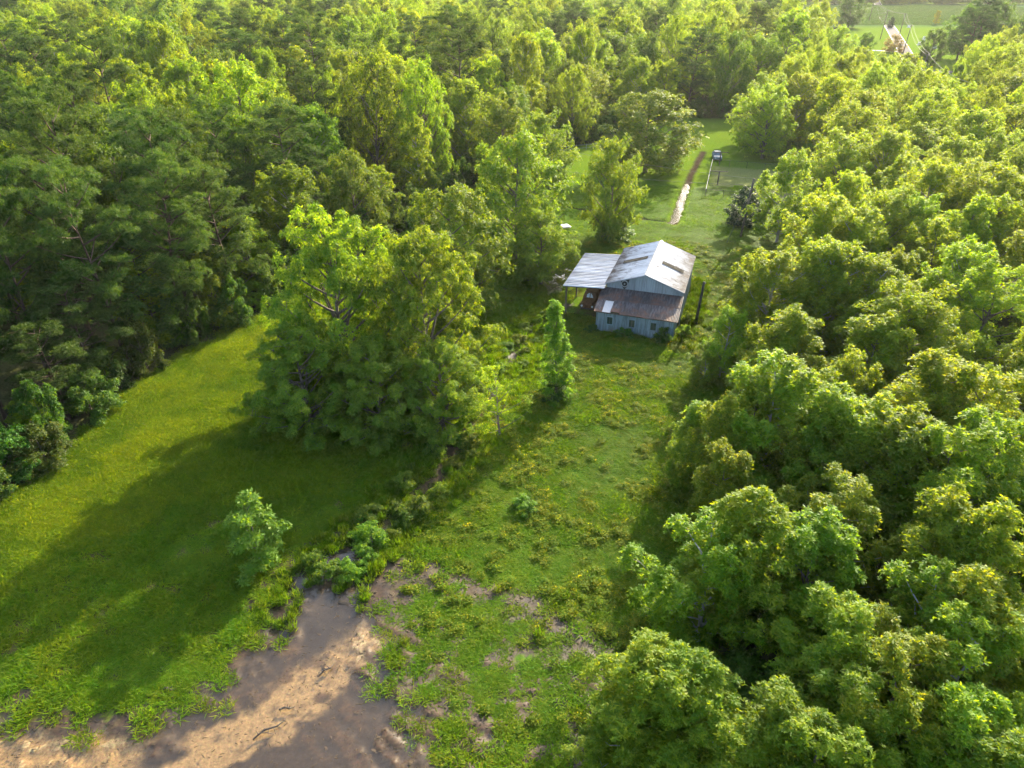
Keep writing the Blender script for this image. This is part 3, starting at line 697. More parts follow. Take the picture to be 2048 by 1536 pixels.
def make_tree(seed, H, R, base, prof, nb, nsub, rc, ntip, k, L, W, zs=1.0, up=.5, spire=0., droop=.22, spread=(35, 88), rise=.5, forks=1, trunk_r=.16,
              leaf='leaf_gum', bark='bark', flat=1.0, sub_len=.26, shell=.30, lean=.03):
    rng = np.random.default_rng(seed)
    pf = PROF[prof]
    wob = rng.normal(0, lean * H * .5, (6, 2)); wob[0] = 0; wob = np.cumsum(wob, 0) * .4
    tz = np.linspace(0, H * .9, 6)
    T = np.concatenate([wob, tz[:, None]], 1)
    def tp(z): return np.array([np.interp(z, tz, T[:, 0]), np.interp(z, tz, T[:, 1]), z])
    tr = trunk_r * (1 - np.linspace(0, 1, 6) * .85); tr[0] *= 1.45
    lines = [(T, tr)]
    for f in range(forks - 1):
        z0 = H * rng.uniform(.12, .25); az = f * 2.3 + rng.uniform(0, 1.5)
        e = tp(z0) + np.array([math.cos(az) * R * .42, math.sin(az) * R * .42, H * rng.uniform(.35, .5)])
        mid = tp(z0) + np.array([math.cos(az) * R * .16, math.sin(az) * R * .16, H * .2])
        lines.append((bez(tp(z0), mid, e, 6), trunk_r * .7 * (1 - np.linspace(0, 1, 6) * .8)))
    C = []; A = []
    for i in range(nb):
        e = np.clip((i + rng.uniform(.1, .9)) / nb, 0, 1)
        az = i * 2.39996 + rng.normal(0, .35)
        rad = R * float(pf(e)) * rng.uniform(.62, 1.08)
        zend = base + e * (H - base) - (rc * R * .5)
        end = tp(min(zend, H * .9)).copy(); end[2] = zend
        end[0] += math.cos(az) * rad; end[1] += math.sin(az) * rad
        zst = max(H * .1, zend - rise * rad - rng.uniform(.02, .12) * H)
        s = tp(min(zst, H * .85))
        mid = (s + end) * .5 + np.array([math.cos(az), math.sin(az), 0]) * rad * .12 + np.array([0, 0, -rad * .06])
        B = bez(s, mid, end, 6)
        lines.append((B, trunk_r * .38 * (1 - np.linspace(0, 1, 6) * .82)))
        out = unit(end - s)
        for j in range(nsub):
            t = 1.0 if j == 0 else rng.uniform(.38, 1.0)
            q = np.array([np.interp(t, np.linspace(0, 1, 6), B[:, c]) for c in range(3)])
            off = rng.normal(0, 1, 3); off[2] = off[2] * .6 * flat + .25
            off = unit(off) * R * sub_len * rng.uniform(.25, 1.0) * (0 if j == 0 else 1)
            c = q + off
            if j and rng.uniform() < .55:
                lines.append((bez(q, q + off * .5 + np.array([0, 0, .1 * R * sub_len]), c, 3), trunk_r * np.array([.12, .08, .03])))
            r = rc * R * rng.uniform(.7, 1.3)
            n = max(5, int(ntip * rng.uniform(.75, 1.25)))
            d = unit(rng.normal(0, 1, (n, 3)))
            fl = (d[:, 2] < -.05) & (rng.uniform(size=n) < .88); d[fl, 2] *= -1
            rr = r * rng.uniform(0, 1, n) ** shell
            pos = d * rr[:, None]
            pos[:, 2] *= zs * flat
            if spire:
                h = np.clip(pos[:, 2] / (r * zs), -1, 1)
                pos[:, :2] *= (1 - spire * np.clip(h + .1, 0, 1))[:, None]
            C.append(c + pos)
            A.append(unit(d * .75 + np.array([0, 0, up]) + out * .3 + rng.normal(0, .15, (n, 3))))
    C = np.concatenate(C); A = np.concatenate(A)
    ok = C[:, 2] > .25; C = C[ok]; A = A[ok]
    V, F, r = tip_leaves(rng, C, A, k, L, W, spread, droop)
    cm = np_mesh('crown', V, [F], [M[leaf]], {'rnd': ('FLOAT', r)})
    V2, F2 = tubes_np(lines)
    tm = np_mesh('trunk', V2, [F2], [M[bark]], smooth=True)
    return dict(H=float(C[:, 2].max()), R=R, crown=cm, trunk=tm)

PROTO = {}
PROTO['gum'] = [make_tree(100 + i, 11, 3.5, 1.4, ('gum', 'oak', 'maple', 'oak', 'gum')[i], nb=24, nsub=8, rc=.16, ntip=33, k=6, L=.215, W=.088, zs=1.55, up=.75, spire=.65, rise=.75, trunk_r=.14, bark='pale_bark' if i == 1 else 'bark') for i in range(5)]
PROTO['biggum'] = [make_tree(150 + i, 15, 6.6, 1.4, 'oak' if i != 1 else 'maple', nb=46, nsub=8, rc=.12, ntip=30, k=6, L=.27, W=.11, zs=1.3, up=.75, spire=.55, rise=.7, trunk_r=.24, bark='pale_bark' if i == 1 else 'bark', forks=2) for i in range(3)]
PROTO['oak'] = [make_tree(200 + i, 14, 7, 1.2, 'oak', nb=36, nsub=8, rc=.155, ntip=30, k=6, L=.34, W=.13, zs=1.0, up=.55, spire=.2, rise=.55, trunk_r=.28, leaf='leaf_oak', forks=2) for i in range(3)]
PROTO['pecan'] = [make_tree(300 + i, 18, 9.5, 1.5, 'pecan', nb=58, nsub=8, rc=.10, ntip=30, k=6, L=.46, W=.125, zs=.95, up=.45, droop=.5, spread=(50, 100), rise=.6, trunk_r=.42, leaf='leaf_pecan', forks=3) for i in range(2)]
PROTO['maple'] = [make_tree(400 + i, 15, 5.8, 2.0, 'maple', nb=24, nsub=7, rc=.15, ntip=24, k=6, L=.36, W=.15, zs=.8, up=.5, rise=.5, trunk_r=.24, leaf='leaf_gum', bark='pale_bark' if i else 'bark', forks=2) for i in range(2)]
PROTO['pine'] = [make_tree(500 + i, 21, 5.2, 7.0, 'pine', nb=24, nsub=7, rc=.185, ntip=27, k=12, L=.36, W=.05, zs=.7, up=.7, droop=.06, spread=(15, 80), rise=.25, trunk_r=.26, leaf='leaf_pine', bark='pine_bark', flat=.75, sub_len=.24) for i in range(4)]
PROTO['column'] = [make_tree(600, 10.2, 1.9, .3, 'column', nb=34, nsub=5, rc=.21, ntip=20, k=6, L=.2, W=.085, zs=1.2, up=.6, rise=.6, trunk_r=.11)]
PROTO['airy'] = [make_tree(610, 6.9, 3.6, 1.6, 'maple', nb=15, nsub=5, rc=.11, ntip=9, k=6, L=.2, W=.06, zs=.6, up=.4, rise=.5, trunk_r=.10, sub_len=.3)]
PROTO['sapling'] = [make_tree(620, 6.0, 1.8, .5, 'maple', nb=18, nsub=5, rc=.16, ntip=11, k=6, L=.24, W=.10, zs=.7, up=.6, rise=.5, trunk_r=.05, leaf='leaf_fresh')]
PROTO['magnolia'] = [make_tree(630, 6.9, 4.0, .2, 'oak', nb=30, nsub=7, rc=.14, ntip=28, k=6, L=.24, W=.11, zs=1, up=.5, rise=.5, trunk_r=.18, leaf='leaf_dark')]
PROTO['myrtle'] = [make_tree(640, 7.5, 4.4, .3, 'oak', nb=24, nsub=6, rc=.15, ntip=24, k=6, L=.3, W=.10, zs=1.2, up=.8, rise=.9, trunk_r=.12, leaf='leaf_red', forks=3)]
PROTO['shrub'] = [make_tree(650 + i, 1.7, 1.1, .15, 'oak', nb=13, nsub=4, rc=.24, ntip=15, k=5, L=.17, W=.08, zs=.9, up=.5, rise=.6, trunk_r=.03, leaf='leaf_pecan') for i in range(3)]
PROTO['thicket'] = [make_tree(660 + i, 5.0, 2.6, .1, 'oak', nb=24, nsub=5, rc=.19, ntip=22, k=6, L=.24, W=.10, zs=1.1, up=.5, rise=.6, trunk_r=.07, leaf='leaf_oak') for i in range(2)]

TREE_NAME = {'gum': 'broadleaf_tree', 'biggum': 'broadleaf_tree', 'young': 'young_broadleaf_tree', 'oak': 'broadleaf_tree', 'pecan': 'pecan_tree', 'maple': 'broadleaf_tree', 'pine': 'pine_tree', 'column': 'columnar_tree', 'airy': 'small_tree',
             'sapling': 'sapling', 'magnolia': 'evergreen_bush', 'myrtle': 'shrub_tree', 'shrub': 'shrub', 'thicket': 'understory_tree'}
CAT = {'sapling': 'sapling', 'magnolia': 'bush', 'shrub': 'shrub'}
placed = []
def place(kind, x, y, h, R, label, group=None, tint=(1, 1, 1), var=None, rz=None, tilt=0.0):
    if kind == 'gum' and R > 5.0: kind = 'biggum'
    ps = PROTO[kind]
    pr = ps[rnd.randrange(len(ps)) if var is None else var % len(ps)]
    e = empty(TREE_NAME['young' if group == 'broadleaf trees in the right wood' else kind], (x, y, ground_z(x, y) - .05), rnd.uniform(0, 6.28) if rz is None else rz, label, CAT.get(kind, 'tree'), group)
    e.rotation_euler[0] = tilt or rnd.gauss(0, .035); e.rotation_euler[1] = rnd.gauss(0, .035)
    s = R / pr['R']
    e.scale = (s * rnd.uniform(.93, 1.07), s * rnd.uniform(.93, 1.07), h / pr['H'])
    for nm in ('trunk', 'crown'):
        o = bpy.data.objects.new(nm, pr[nm])
        o.color = (*tint, 1)
        link(o, e)
    placed.append((x, y, R))
    return e

TINT = {'gum': (1.0, 1.0, 1.0), 'pine': (1, 1, 1)}
for kind, x, y, h, R, label, group in TREES:
    k = kind; tint = (1, 1, 1)
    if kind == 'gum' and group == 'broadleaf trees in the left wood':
        tint = (rnd.uniform(.7, 1.0), rnd.uniform(.8, 1.0), .95)  # left wood crowns tinted darker for their shaded faces
    elif kind == 'gum':
        tint = (rnd.uniform(.92, 1.15), rnd.uniform(.95, 1.08), .95)
    elif kind == 'column': tint = (.62, .8, .9)
    elif kind == 'pecan': tint = (1.22, 1.12, 1.0)
    elif kind == 'oak' and y < 150 and not group: tint = (1.2, 1.12, 1.0)
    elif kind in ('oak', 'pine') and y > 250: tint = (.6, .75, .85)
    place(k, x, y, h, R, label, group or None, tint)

# the woods between the trees singled out above
def in_view(x, y, h, pad=10):
    z = -36.0
    dep = y * .8572 - z * .515
    if dep < 5: return False
    dep_top = y * .8572 - (h - 36) * .515
    if abs(x) > .72 * max(dep, dep_top) + pad: return False
    up_top = y * .515 + (h - 36) * .8572
    if up_top / dep_top < -.54 - .25: return False
    return True
fill = []; far_fill = []
rf = random.Random(21)
def try_fill(x, y, h, R, k, sep, reg):
    for (a, b, r) in placed:
        if abs(a - x) < 12 and abs(b - y) < 12 and (a - x) ** 2 + (b - y) ** 2 < (sep * (r + R)) ** 2: return
    placed.append((x, y, R)); fill.append((x, y, h, R, k, reg))
WOODX = [(110, 165), (117, 192), (133, 226), (150, 254), (170, 262), (200, 254), (250, 246), (235, 150)]
STAND = [(160, 292), (172, 264), (205, 258), (262, 250), (290, 330), (200, 330), (180, 322)]
NC = 7000
cy_ = np.array([18 + (rf.random() ** 1.35) * 330 for _ in range(NC)])
cx_ = np.array([rf.uniform(-1, 1) for _ in range(NC)]) * (.74 * (cy_ * .857 + 18) + 14)
dl_ = poly_sd(cx_, cy_, WOODL); dr_ = np.minimum(poly_sd(cx_, cy_, WOODR), poly_sd(cx_, cy_, WOODX))
for x, y, dl, dr in zip(cx_.tolist(), cy_.tolist(), dl_.tolist(), dr_.tolist()):
    if dl < -2.2:
        d = -dl
        k = 'pine' if (rf.random() < (.40 if x < -30 and y < 110 else .12)) else (rf.choice(('gum', 'gum', 'gum', 'gum', 'maple', 'oak')) if y > 105 else rf.choice(('gum', 'maple', 'oak', 'oak')))
        h = rf.uniform(18, 24) if k == 'pine' else rf.uniform(14, 22)
        R = float(np.interp(y, [50, 100, 200, 300], [5.2, 6.2, 8.2, 9.0])) * rf.uniform(.78, 1.18) * (.82 if k == 'pine' else 1)
        if y > 110: h *= 1.1
        if d < 6: h *= .72 + .045 * d; R *= .8
        if k == 'pine' and h < 11: k = 'gum'
        if in_view(x, y, h): try_fill(x, y, h, R, k, .64, 'L')
    elif dr < (-3.6 if 36 < y < 80 else -1.8):
        h = float(np.interp(y, [30, 60, 110, 160], [9.5, 11.5, 14, 15.5])) * rf.uniform(.85, 1.12)
        R = float(np.interp(y, [30, 60, 110, 160], [3.4, 4.3, 6.2, 7.0])) * rf.uniform(.8, 1.15)
        if in_view(x, y, h, 16): try_fill(x, y, h, R, 'gum', .60, 'R')
fill.sort(key=lambda q: q[0] ** 2 + q[1] ** 2)
GROUPS = {('L', 'pine'): ('pine with clumped olive needles in the wood left of the meadow', 'pines in the left wood'),
          ('L', 'gum'): ('bright yellow green broadleaf tree of the wood behind the meadow', 'broadleaf trees in the left wood'),
          ('R', 'gum'): ('yellow green broadleaf tree in the wood right of the field', 'broadleaf trees in the right wood')}
cnt = {}
for (x, y, h, R, k, reg) in fill:
    key = (reg, 'pine' if k == 'pine' else 'gum')
    cnt[key] = cnt.get(key, 0) + 1
    if cnt[key] > {'pine': 70, 'gum': 190 if reg == 'L' else 95}[key[1]]:
        far_fill.append((x, y, h, R, k)); continue
    lab, gr = GROUPS[key]
    f = rf.random()
    tint = ((.62 + .3 * f, .76 + .2 * f, .95) if y < 105 else (.68 + .42 * f, .8 + .24 * f, .95)) if reg == 'L' else (.92 + .22 * f, .95 + .12 * f, .95)  # shade put into the left wood tint, darkest in the near trees
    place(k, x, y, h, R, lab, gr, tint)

# low growth along the feet of the woods
n = 0
EDGE_L = [(-41, 34), (-39.6, 40), (-38, 49), (-37.2, 60), (-35, 67), (-31.2, 73), (-23.5, 90.5), (-18.2, 102.3), (-4, 139), (10, 161), (17.5, 166), (45, 198), (58, 193)]
for i in range(len(EDGE_L) - 1):
    (ax, ay), (bx, by) = EDGE_L[i], EDGE_L[i + 1]
    m = max(2, int(math.hypot(bx - ax, by - ay) / 3.0))
    for j in range(m):
        t = (j + rf.random() * .8) / m
        x = ax + (bx - ax) * t - rf.uniform(.2, 2.0); y = ay + (by - ay) * t + rf.uniform(-.5, 1.2)
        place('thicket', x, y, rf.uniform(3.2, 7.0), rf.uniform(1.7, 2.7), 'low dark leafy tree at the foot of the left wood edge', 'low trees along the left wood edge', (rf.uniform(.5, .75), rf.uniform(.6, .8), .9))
EDGE_R = [(9.5, 23), (14.2, 31), (18.5, 40), (21.3, 49), (27, 67), (33, 78), (41, 93), (55, 121), (61, 170)]
for i in range(len(EDGE_R) - 1):
    (ax, ay), (bx, by) = EDGE_R[i], EDGE_R[i + 1]
    m = max(2, int(math.hypot(bx - ax, by - ay) / 3.2))
    for j in range(m):
        t = (j + rf.random() * .8) / m
        place('thicket', ax + (bx - ax) * t + rf.uniform(.2, 2.2), ay + (by - ay) * t, rf.uniform(2.2, 4.5), rf.uniform(1.3, 2.1), 'low leafy tree under the right wood edge beside the field', 'low trees along the right wood edge', (.95, 1, .95))

# ditch-side shrubs
for i in range(32):
    t = rf.uniform(.06, .97)
    k = t * (len(DITCH) - 1); a = int(k); f = k - a
    x = DITCH[a][0] * (1 - f) + DITCH[a + 1][0] * f; y = DITCH[a][1] * (1 - f) + DITCH[a + 1][1] * f
    sx = rf.choice((-1, 1)) * rf.uniform(.2, 2.2)
    place('shrub', x + sx, y + rf.uniform(-.5, .5), rf.uniform(.6, 1.5), rf.uniform(.6, 1.2), 'leafy shrub on the bank of the overgrown ditch', 'shrubs along the ditch', (rf.uniform(.75, 1.2), rf.uniform(.8, 1.1), 1))

# every tree of a wood gets the place that singles it out: its row and its number in the row
ORD = 'first second third fourth fifth sixth seventh eighth ninth tenth eleventh twelfth thirteenth fourteenth fifteenth sixteenth seventeenth eighteenth nineteenth twentieth'.split()
TENS = {2: 'twenty', 3: 'thirty', 4: 'forty', 5: 'fifty', 6: 'sixty'}
def ordw(n):
    if n <= 20: return ORD[n - 1]
    t, u = divmod(n, 10)
    return TENS[t] + '-' + ORD[u - 1] if u else {3: 'thirtieth', 4: 'fortieth', 5: 'fiftieth', 6: 'sixtieth'}[t]
def members(gr): return [o for o in scene.objects if o.parent is None and o.get('group') == gr]
def rows(gr, per, what, start, sign):
    ob = sorted(members(gr), key=lambda o: o.location.y)
    for r in range(0, len(ob), per):
        row = sorted(ob[r:r + per], key=lambda o: sign * o.location.x)
        for i, o in enumerate(row):
            o['label'] = '%s %s from %s, %s row from bottom' % (ordw(i + 1), what, start, ordw(r // per + 1))
rows('broadleaf trees in the right wood', 9, 'young broadleaf tree', 'the field side, right wood', 1)
rows('broadleaf trees in the left wood', 12, 'broadleaf tree', 'the left, left wood', 1)
rows('pines in the left wood', 6, 'olive needled pine', 'the left, left wood', 1)
for gr, txt in (('low trees along the left wood edge', '%s low tree along the left wood edge, counted from the meadow'), ('low trees along the right wood edge', '%s low tree along the right wood edge, counted from the bottom'),
                ('shrubs along the ditch', '%s leafy shrub along the overgrown ditch, counted from the puddle'), ('trees round the far house', '%s nearest rounded hazy tree by the grey roofed far house'),
                ('dark trees behind the far house', '%s nearest large dark tree behind the grey roofed far house'), ('trees beyond the road', '%s nearest dark hazy tree of the stand beyond the road'),
                ('roadside trees right of the road', '%s nearest pointed tree right of the road below the dark stand')):
    for i, o in enumerate(sorted(members(gr), key=lambda o: o.location.y)): o['label'] = txt % ordw(i + 1)
# ------------------------------------------------------------------ ground cover that nobody could count (stuff)
def patch_mesh(name, kind, seed, n, rad):
    rng = np.random.default_rng(seed)
    r = rad * np.sqrt(rng.uniform(0, 1, n)); a = rng.uniform(0, 6.283, n)
    P = np.stack([r * np.cos(a), r * np.sin(a), np.zeros(n)], 1)
    if kind == 'blade':
        D = unit(np.stack([rng.normal(0, .38, n), rng.normal(0, .38, n), np.ones(n)], 1))
        N = unit(np.stack([rng.normal(0, 1, n), rng.normal(0, 1, n), rng.normal(.3, .3, n)], 1))
        V, F = leaf_quads(P, D, N, rng.uniform(.5, 1.1, n), rng.uniform(.05, .09, n), fold=.1, droop=.25)
    else:
        P[:, 2] = rng.uniform(.1, .9, n) * (1 - (r / rad) ** 2 * .7)
        D = unit(np.stack([rng.normal(0, 1, n), rng.normal(0, 1, n), rng.normal(.25, .35, n)], 1))
        N = unit(np.stack([rng.normal(0, .4, n), rng.normal(0, .4, n), np.ones(n)], 1))
        V, F = leaf_quads(P, D, N, rng.uniform(.22, .42, n), rng.uniform(.12, .22, n))
    me = np_mesh(name, V, [F], [M['grass' if kind == 'blade' else 'weed']], {'rnd': ('FLOAT', np.repeat(rng.uniform(0, 1, n), 4))})
    return bpy.data.objects.new(name, me)

SRC = {}
for nm, kind, n in (('grass', 'blade', 80), ('weed', 'leaf', 62)):
    c = bpy.data.collections.new('source_' + nm)
    for i in range(3): c.objects.link(patch_mesh('%s_patch' % nm, kind, 900 + i, n, .62))
    SRC[nm] = c

def scatter(name, src, P, scl, tint, label, seed=1, rot=None):
    rng = np.random.default_rng(seed)
    n = len(P)
    me = np_mesh(name, P, [], [], {'rot': ('FLOAT', rng.uniform(0, 6.283, n) if rot is None else rot), 'pick': ('INT', rng.integers(0, 50, n))})
    a = me.attributes.new('scl', 'FLOAT_VECTOR', 'POINT'); a.data.foreach_set('vector', np.asarray(scl, np.float32).ravel())
    a = me.attributes.new('tint', 'FLOAT_COLOR', 'POINT'); a.data.foreach_set('color', np.concatenate([tint, np.ones((n, 1))], 1).astype(np.float32).ravel())
    o = link(bpy.data.objects.new(name, me))
    ng = bpy.data.node_groups.new(name + '_scatter', 'GeometryNodeTree')
    ng.interface.new_socket('Geometry', in_out='INPUT', socket_type='NodeSocketGeometry')
    ng.interface.new_socket('Geometry', in_out='OUTPUT', socket_type='NodeSocketGeometry')
    N = ng.nodes; Lk = ng.links
    gi = N.new('NodeGroupInput'); go = N.new('NodeGroupOutput')
    ci = N.new('GeometryNodeCollectionInfo'); ci.inputs['Collection'].default_value = src
    ci.inputs['Separate Children'].default_value = True; ci.inputs['Reset Children'].default_value = True
    ip = N.new('GeometryNodeInstanceOnPoints'); ip.inputs['Pick Instance'].default_value = True
    def attr(nm, typ):
        q = N.new('GeometryNodeInputNamedAttribute'); q.data_type = typ; q.inputs['Name'].default_value = nm
        return [s for s in q.outputs if s.enabled and s.name == 'Attribute'][0]
    cx = N.new('ShaderNodeCombineXYZ')
    Lk.new(attr('rot', 'FLOAT'), cx.inputs['Z'])
    Lk.new(gi.outputs[0], ip.inputs['Points'])
    Lk.new(ci.outputs[0], ip.inputs['Instance'])
    Lk.new(attr('pick', 'INT'), ip.inputs['Instance Index'])
    Lk.new(cx.outputs[0], ip.inputs['Rotation'])
    Lk.new(attr('scl', 'FLOAT_VECTOR'), ip.inputs['Scale'])
    Lk.new(ip.outputs[0], go.inputs[0])
    md = o.modifiers.new('scatter', 'NODES'); md.node_group = ng
    return tag(o, label, kind='stuff')

rng = np.random.default_rng(5)
def cover(n, x0, x1, y0, y1):
    x = rng.uniform(x0, x1, n); y = rng.uniform(y0, y1, n)
    keep = (np.abs(x) < .72 * (y * .857 + 18.5) + 2)
    x, y = x[keep], y[keep]
    Z = zones(x, y)
    return x, y, terrain_z(x, y, Z), Z
def barn_free(x, y):
    c, s = math.cos(-.32), math.sin(-.32)
    u = (x - 9.35) * c + (y - 71.55) * s; v = -(x - 9.35) * s + (y - 71.55) * c
    return ~((u > -.1) & (u < 8.9) & (v > -.1) & (v < 15.6)) & ~((u > -4.6) & (u < .5) & (v > 3) & (v < 13.6))

# tall meadow grass on the left, yellowing
x, y, z, Z = cover(26000, -42, 0, 30, 80)
pr = Z['meadow'] * (1 - Z['woodl']) * sstep(.6, 1.6, Z['ditch'])
k = rng.uniform(size=len(x)) < pr * .95
x, y, z = x[k], y[k], z[k]; Z = {a: b[k] for a, b in Z.items()}
hgt = .16 + .26 * Z['n1'] + .10 * rng.uniform(size=len(x))
f = np.clip(sstep(.3, .65, Z['n1'] * .6 + Z['n2'] * .4) + rng.normal(0, .15, len(x)), 0, 1)
tint = np.array([[.75, .85, .9]]) + f[:, None] * np.array([[.68, .36, .1]])
scatter('meadow_grass', SRC['grass'], np.stack([x, y, z - .02], 1), np.stack([np.full(len(x), .95), np.full(len(x), .95), hgt], 1), tint, 'tall yellowing grass of the sunlit left meadow', 2)

# short turf: lower left lawn, mud fringe and back lawn
x, y, z, Z = cover(60000, -42, 46, 18, 130)
dens = (1 - Z['meadow'] * .8) * (1 - np.maximum(Z['woodl'], Z['woodr'])) * np.maximum(sstep(-.3, 1.8, Z['puddle'] + (Z['n3'] - .5) * 3), .04 * sstep(-3.0, -.5, Z['puddle'])) * sstep(.75, 1.2, Z['ditch']) * sstep(1.3, 1.8, Z['back']) * sstep(.5, 1.2, Z['cross']) * sstep(.2, .9, Z['carp'])
dens = dens * (1 - Z['mud'] * .78) * (1 - Z['sand']) * (1 - .75 * sstep(.56, .66, Z['n2']))
k = (rng.uniform(size=len(x)) < dens) & barn_free(x, y)
x, y, z = x[k], y[k], z[k]; Z = {a: b[k] for a, b in Z.items()}
hgt = .07 + .26 * sstep(.35, .65, Z['n1']) * rng.uniform(.5, 1.1, len(x)) + .10 * rng.uniform(size=len(x)) ** 3; hgt = np.where(y > 100, hgt * .55, hgt)
f = np.clip((Z['n2'] - .3) * 1.3 + rng.normal(0, .15, len(x)), 0, 1)
tint = np.array([[.78, .95, .9]]) + f[:, None] * np.array([[.7, .2, .1]])
lw = sstep(98, 106, y)[:, None]
tint = tint * (1 - lw) + np.array([[1.15, 1.25, .9]]) * lw
scatter('lawn_grass', SRC['grass'], np.stack([x, y, z - .01], 1), np.stack([np.full(len(x), .9), np.full(len(x), .9), hgt], 1), tint, 'short rough turf of the lawns', 3)

# broad-leaved weeds of the middle field
x, y, z, Z = cover(30000, -14, 34, 20, 100)
pat = np.clip(sstep(.40, .54, Z['n1'] * .7 + Z['n2'] * .3), .06, 1)
dens = (1 - np.maximum(Z['woodl'], Z['woodr'])) * sstep(.9, 2.0, Z['ditch']) * sstep(.6, 2.5, Z['puddle']) * (1 - Z['mud']) * pat * sstep(-2.0, 1.5, x - np.interp(y, [20, 33, 39, 46, 62, 78], [-6, -9, -8, -4, 0, 6]))
k = (rng.uniform(size=len(x)) < dens) & barn_free(x, y)
x, y, z = x[k], y[k], z[k]; Z = {a: b[k] for a, b in Z.items()}
hgt = .08 + .36 * sstep(.42, .66, Z['n2']) * rng.uniform(.4, 1.2, len(x)) + .08 * rng.uniform(size=len(x))
f = np.clip(Z['n1'] * 1.2 - .2 + rng.normal(0, .2, len(x)), 0, 1)
tint = np.array([[1.0, .93, 1.0]]) + f[:, None] * np.array([[.8, .28, 0]])
scatter('weed_cover', SRC['weed'], np.stack([x, y, z - .01], 1), np.stack([np.full(len(x), .62), np.full(len(x), .62), hgt], 1), tint, 'broad leaved weeds covering the middle field', 4)

# taller tufts: ditch banks, round the barn
x, y, z, Z = cover(52000, -20, 30, 26, 95)
c, s = math.cos(-.32), math.sin(-.32)
u = (x - 9.35) * c + (y - 71.55) * s; v = -(x - 9.35) * s + (y - 71.55) * c
bd = np.maximum(np.maximum(-u, u - 8.9), np.maximum(-v, v - 15.5))
pr = np.maximum(sstep(4.2, 1.4, Z['ditch']) * (.35 + .65 * sstep(.5, 1.2, Z['ditch'])) * .38, np.where(u > 8, sstep(2.6, .3, bd + (Z['n2'] - .5) * 4) * .6, sstep(.9, .1, bd) * .5) * (bd > .12))
pr = np.maximum(pr, sstep(.74, .86, Z['n2']) * .3 * (x > -8)) * (1 - np.maximum(Z['woodl'], Z['woodr'])) * sstep(.2, 1, Z['puddle'])
k = (rng.uniform(size=len(x)) < pr) & barn_free(x, y)
x, y, z, u = x[k], y[k], z[k], u[k]
hgt = rng.uniform(.3, .95, len(x)) * np.where(u > 8.5, 1.15, .85)
f = rng.uniform(0, 1, len(x))
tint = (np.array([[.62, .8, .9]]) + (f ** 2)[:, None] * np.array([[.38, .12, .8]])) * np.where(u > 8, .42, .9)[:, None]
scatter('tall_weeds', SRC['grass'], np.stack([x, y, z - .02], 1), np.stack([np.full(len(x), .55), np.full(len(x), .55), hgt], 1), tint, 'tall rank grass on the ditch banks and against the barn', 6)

# mud clods and torn roots on the flats
x, y, z, Z = cover(5200, -12, 8, 18, 36)
k = (Z['mud'] > .35) & (rng.uniform(size=len(x)) < .25 * sstep(.5, .62, Z['n2'] * .5 + Z['n3'] * .5) + .004)
x, y, z = x[k], y[k], z[k]
ico = bpy.data.meshes.new('clod')
bm = bmesh.new(); bmesh.ops.create_icosphere(bm, subdivisions=2, radius=.5)
for vtx in bm.verts: vtx.co *= .7 + .6 * random.Random(round(vtx.co.x * 91 + vtx.co.y * 57 + vtx.co.z * 33, 3)).random()
bm.to_mesh(ico); bm.free()
M['clod'] = noise_mat('clod_mud', [(.03, .02, .012), (.06, .04, .02), (.10, .07, .03)], 6, .85, bump=.4)
ico.materials.append(M['clod'])
c = bpy.data.collections.new('source_clod'); c.objects.link(bpy.data.objects.new('clod', ico)); SRC['clod'] = c
sz = rng.uniform(.05, .22, len(x))
scatter('mud_clods', c, np.stack([x, y, z + .01], 1), np.stack([sz * rng.uniform(1., 2.6, len(x)), sz, sz * .3], 1), np.ones((len(x), 3)), 'scattered brown mud clods on the churned flats', 8)

# litter of twig ends and dead stalks on the bare mud
x, y, z, Z = cover(14000, -28, 8, 17, 38)
k = ((Z['mud'] > .3) | (Z['puddle'] < .3)) & (rng.uniform(size=len(x)) < .10 + .6 * sstep(.48, .62, Z['n3']))
x, y, z = x[k], y[k], np.maximum(z[k], -.062)
sz = rng.uniform(.015, .06, len(x))
scatter('mud_litter', c, np.stack([x, y, z + .008], 1), np.stack([sz * rng.uniform(1., 6., len(x)), sz, sz * .6], 1), np.ones((len(x), 3)), 'fine dead litter strewn over the wet mud', 18)

# far woods as one mass
c = bpy.data.collections.new('source_far_tree')
for kd, v in (('biggum', 0), ('biggum', 1), ('biggum', 2), ('oak', 1), ('pine', 0), ('pine', 2)):
    pr = PROTO[kd][v]
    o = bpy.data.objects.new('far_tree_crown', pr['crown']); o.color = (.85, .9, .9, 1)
    o.scale = (1, 1, 1); c.objects.link(o)
pts = []; sc = []
for (x, y, h, R, k) in far_fill:
    pts.append((x, y, 0)); sc.append((R / 6.6, R / 6.6, h / 15.0) if k not in ('pine', 'oak', 'maple') else ((R / 5, R / 5, h / 21) if k == 'pine' else (R / 7, R / 7, h / 14)))
pk = [(rf.choice((0, 1, 2)) if q[4] == 'gum' else rf.choice((4, 5)) if q[4] == 'pine' else 3) for q in far_fill]
for n in range(900):                       # the tree line behind the crop field and the woods behind the left
    y = rf.uniform(705, 790) if n < 420 else rf.uniform(345, 480)
    x = rf.uniform(60, 620) if n < 420 else rf.uniform(-.78 * y, 100 + (y - 345) * .3)
    kk = rf.choice((0, 1, 2, 3)); h = rf.uniform(11, 17) if n < 420 else rf.uniform(14, 20); R = rf.uniform(6, 9)
    pts.append((x, y, 0)); pk.append(kk); sc.append((R / (7 if kk == 3 else 6.6),) * 2 + (h / (14 if kk == 3 else 15),))
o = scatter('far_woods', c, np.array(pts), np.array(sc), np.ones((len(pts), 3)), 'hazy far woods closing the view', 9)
o.data.attributes['pick'].data.foreach_set('value', np.array(pk, np.int32))
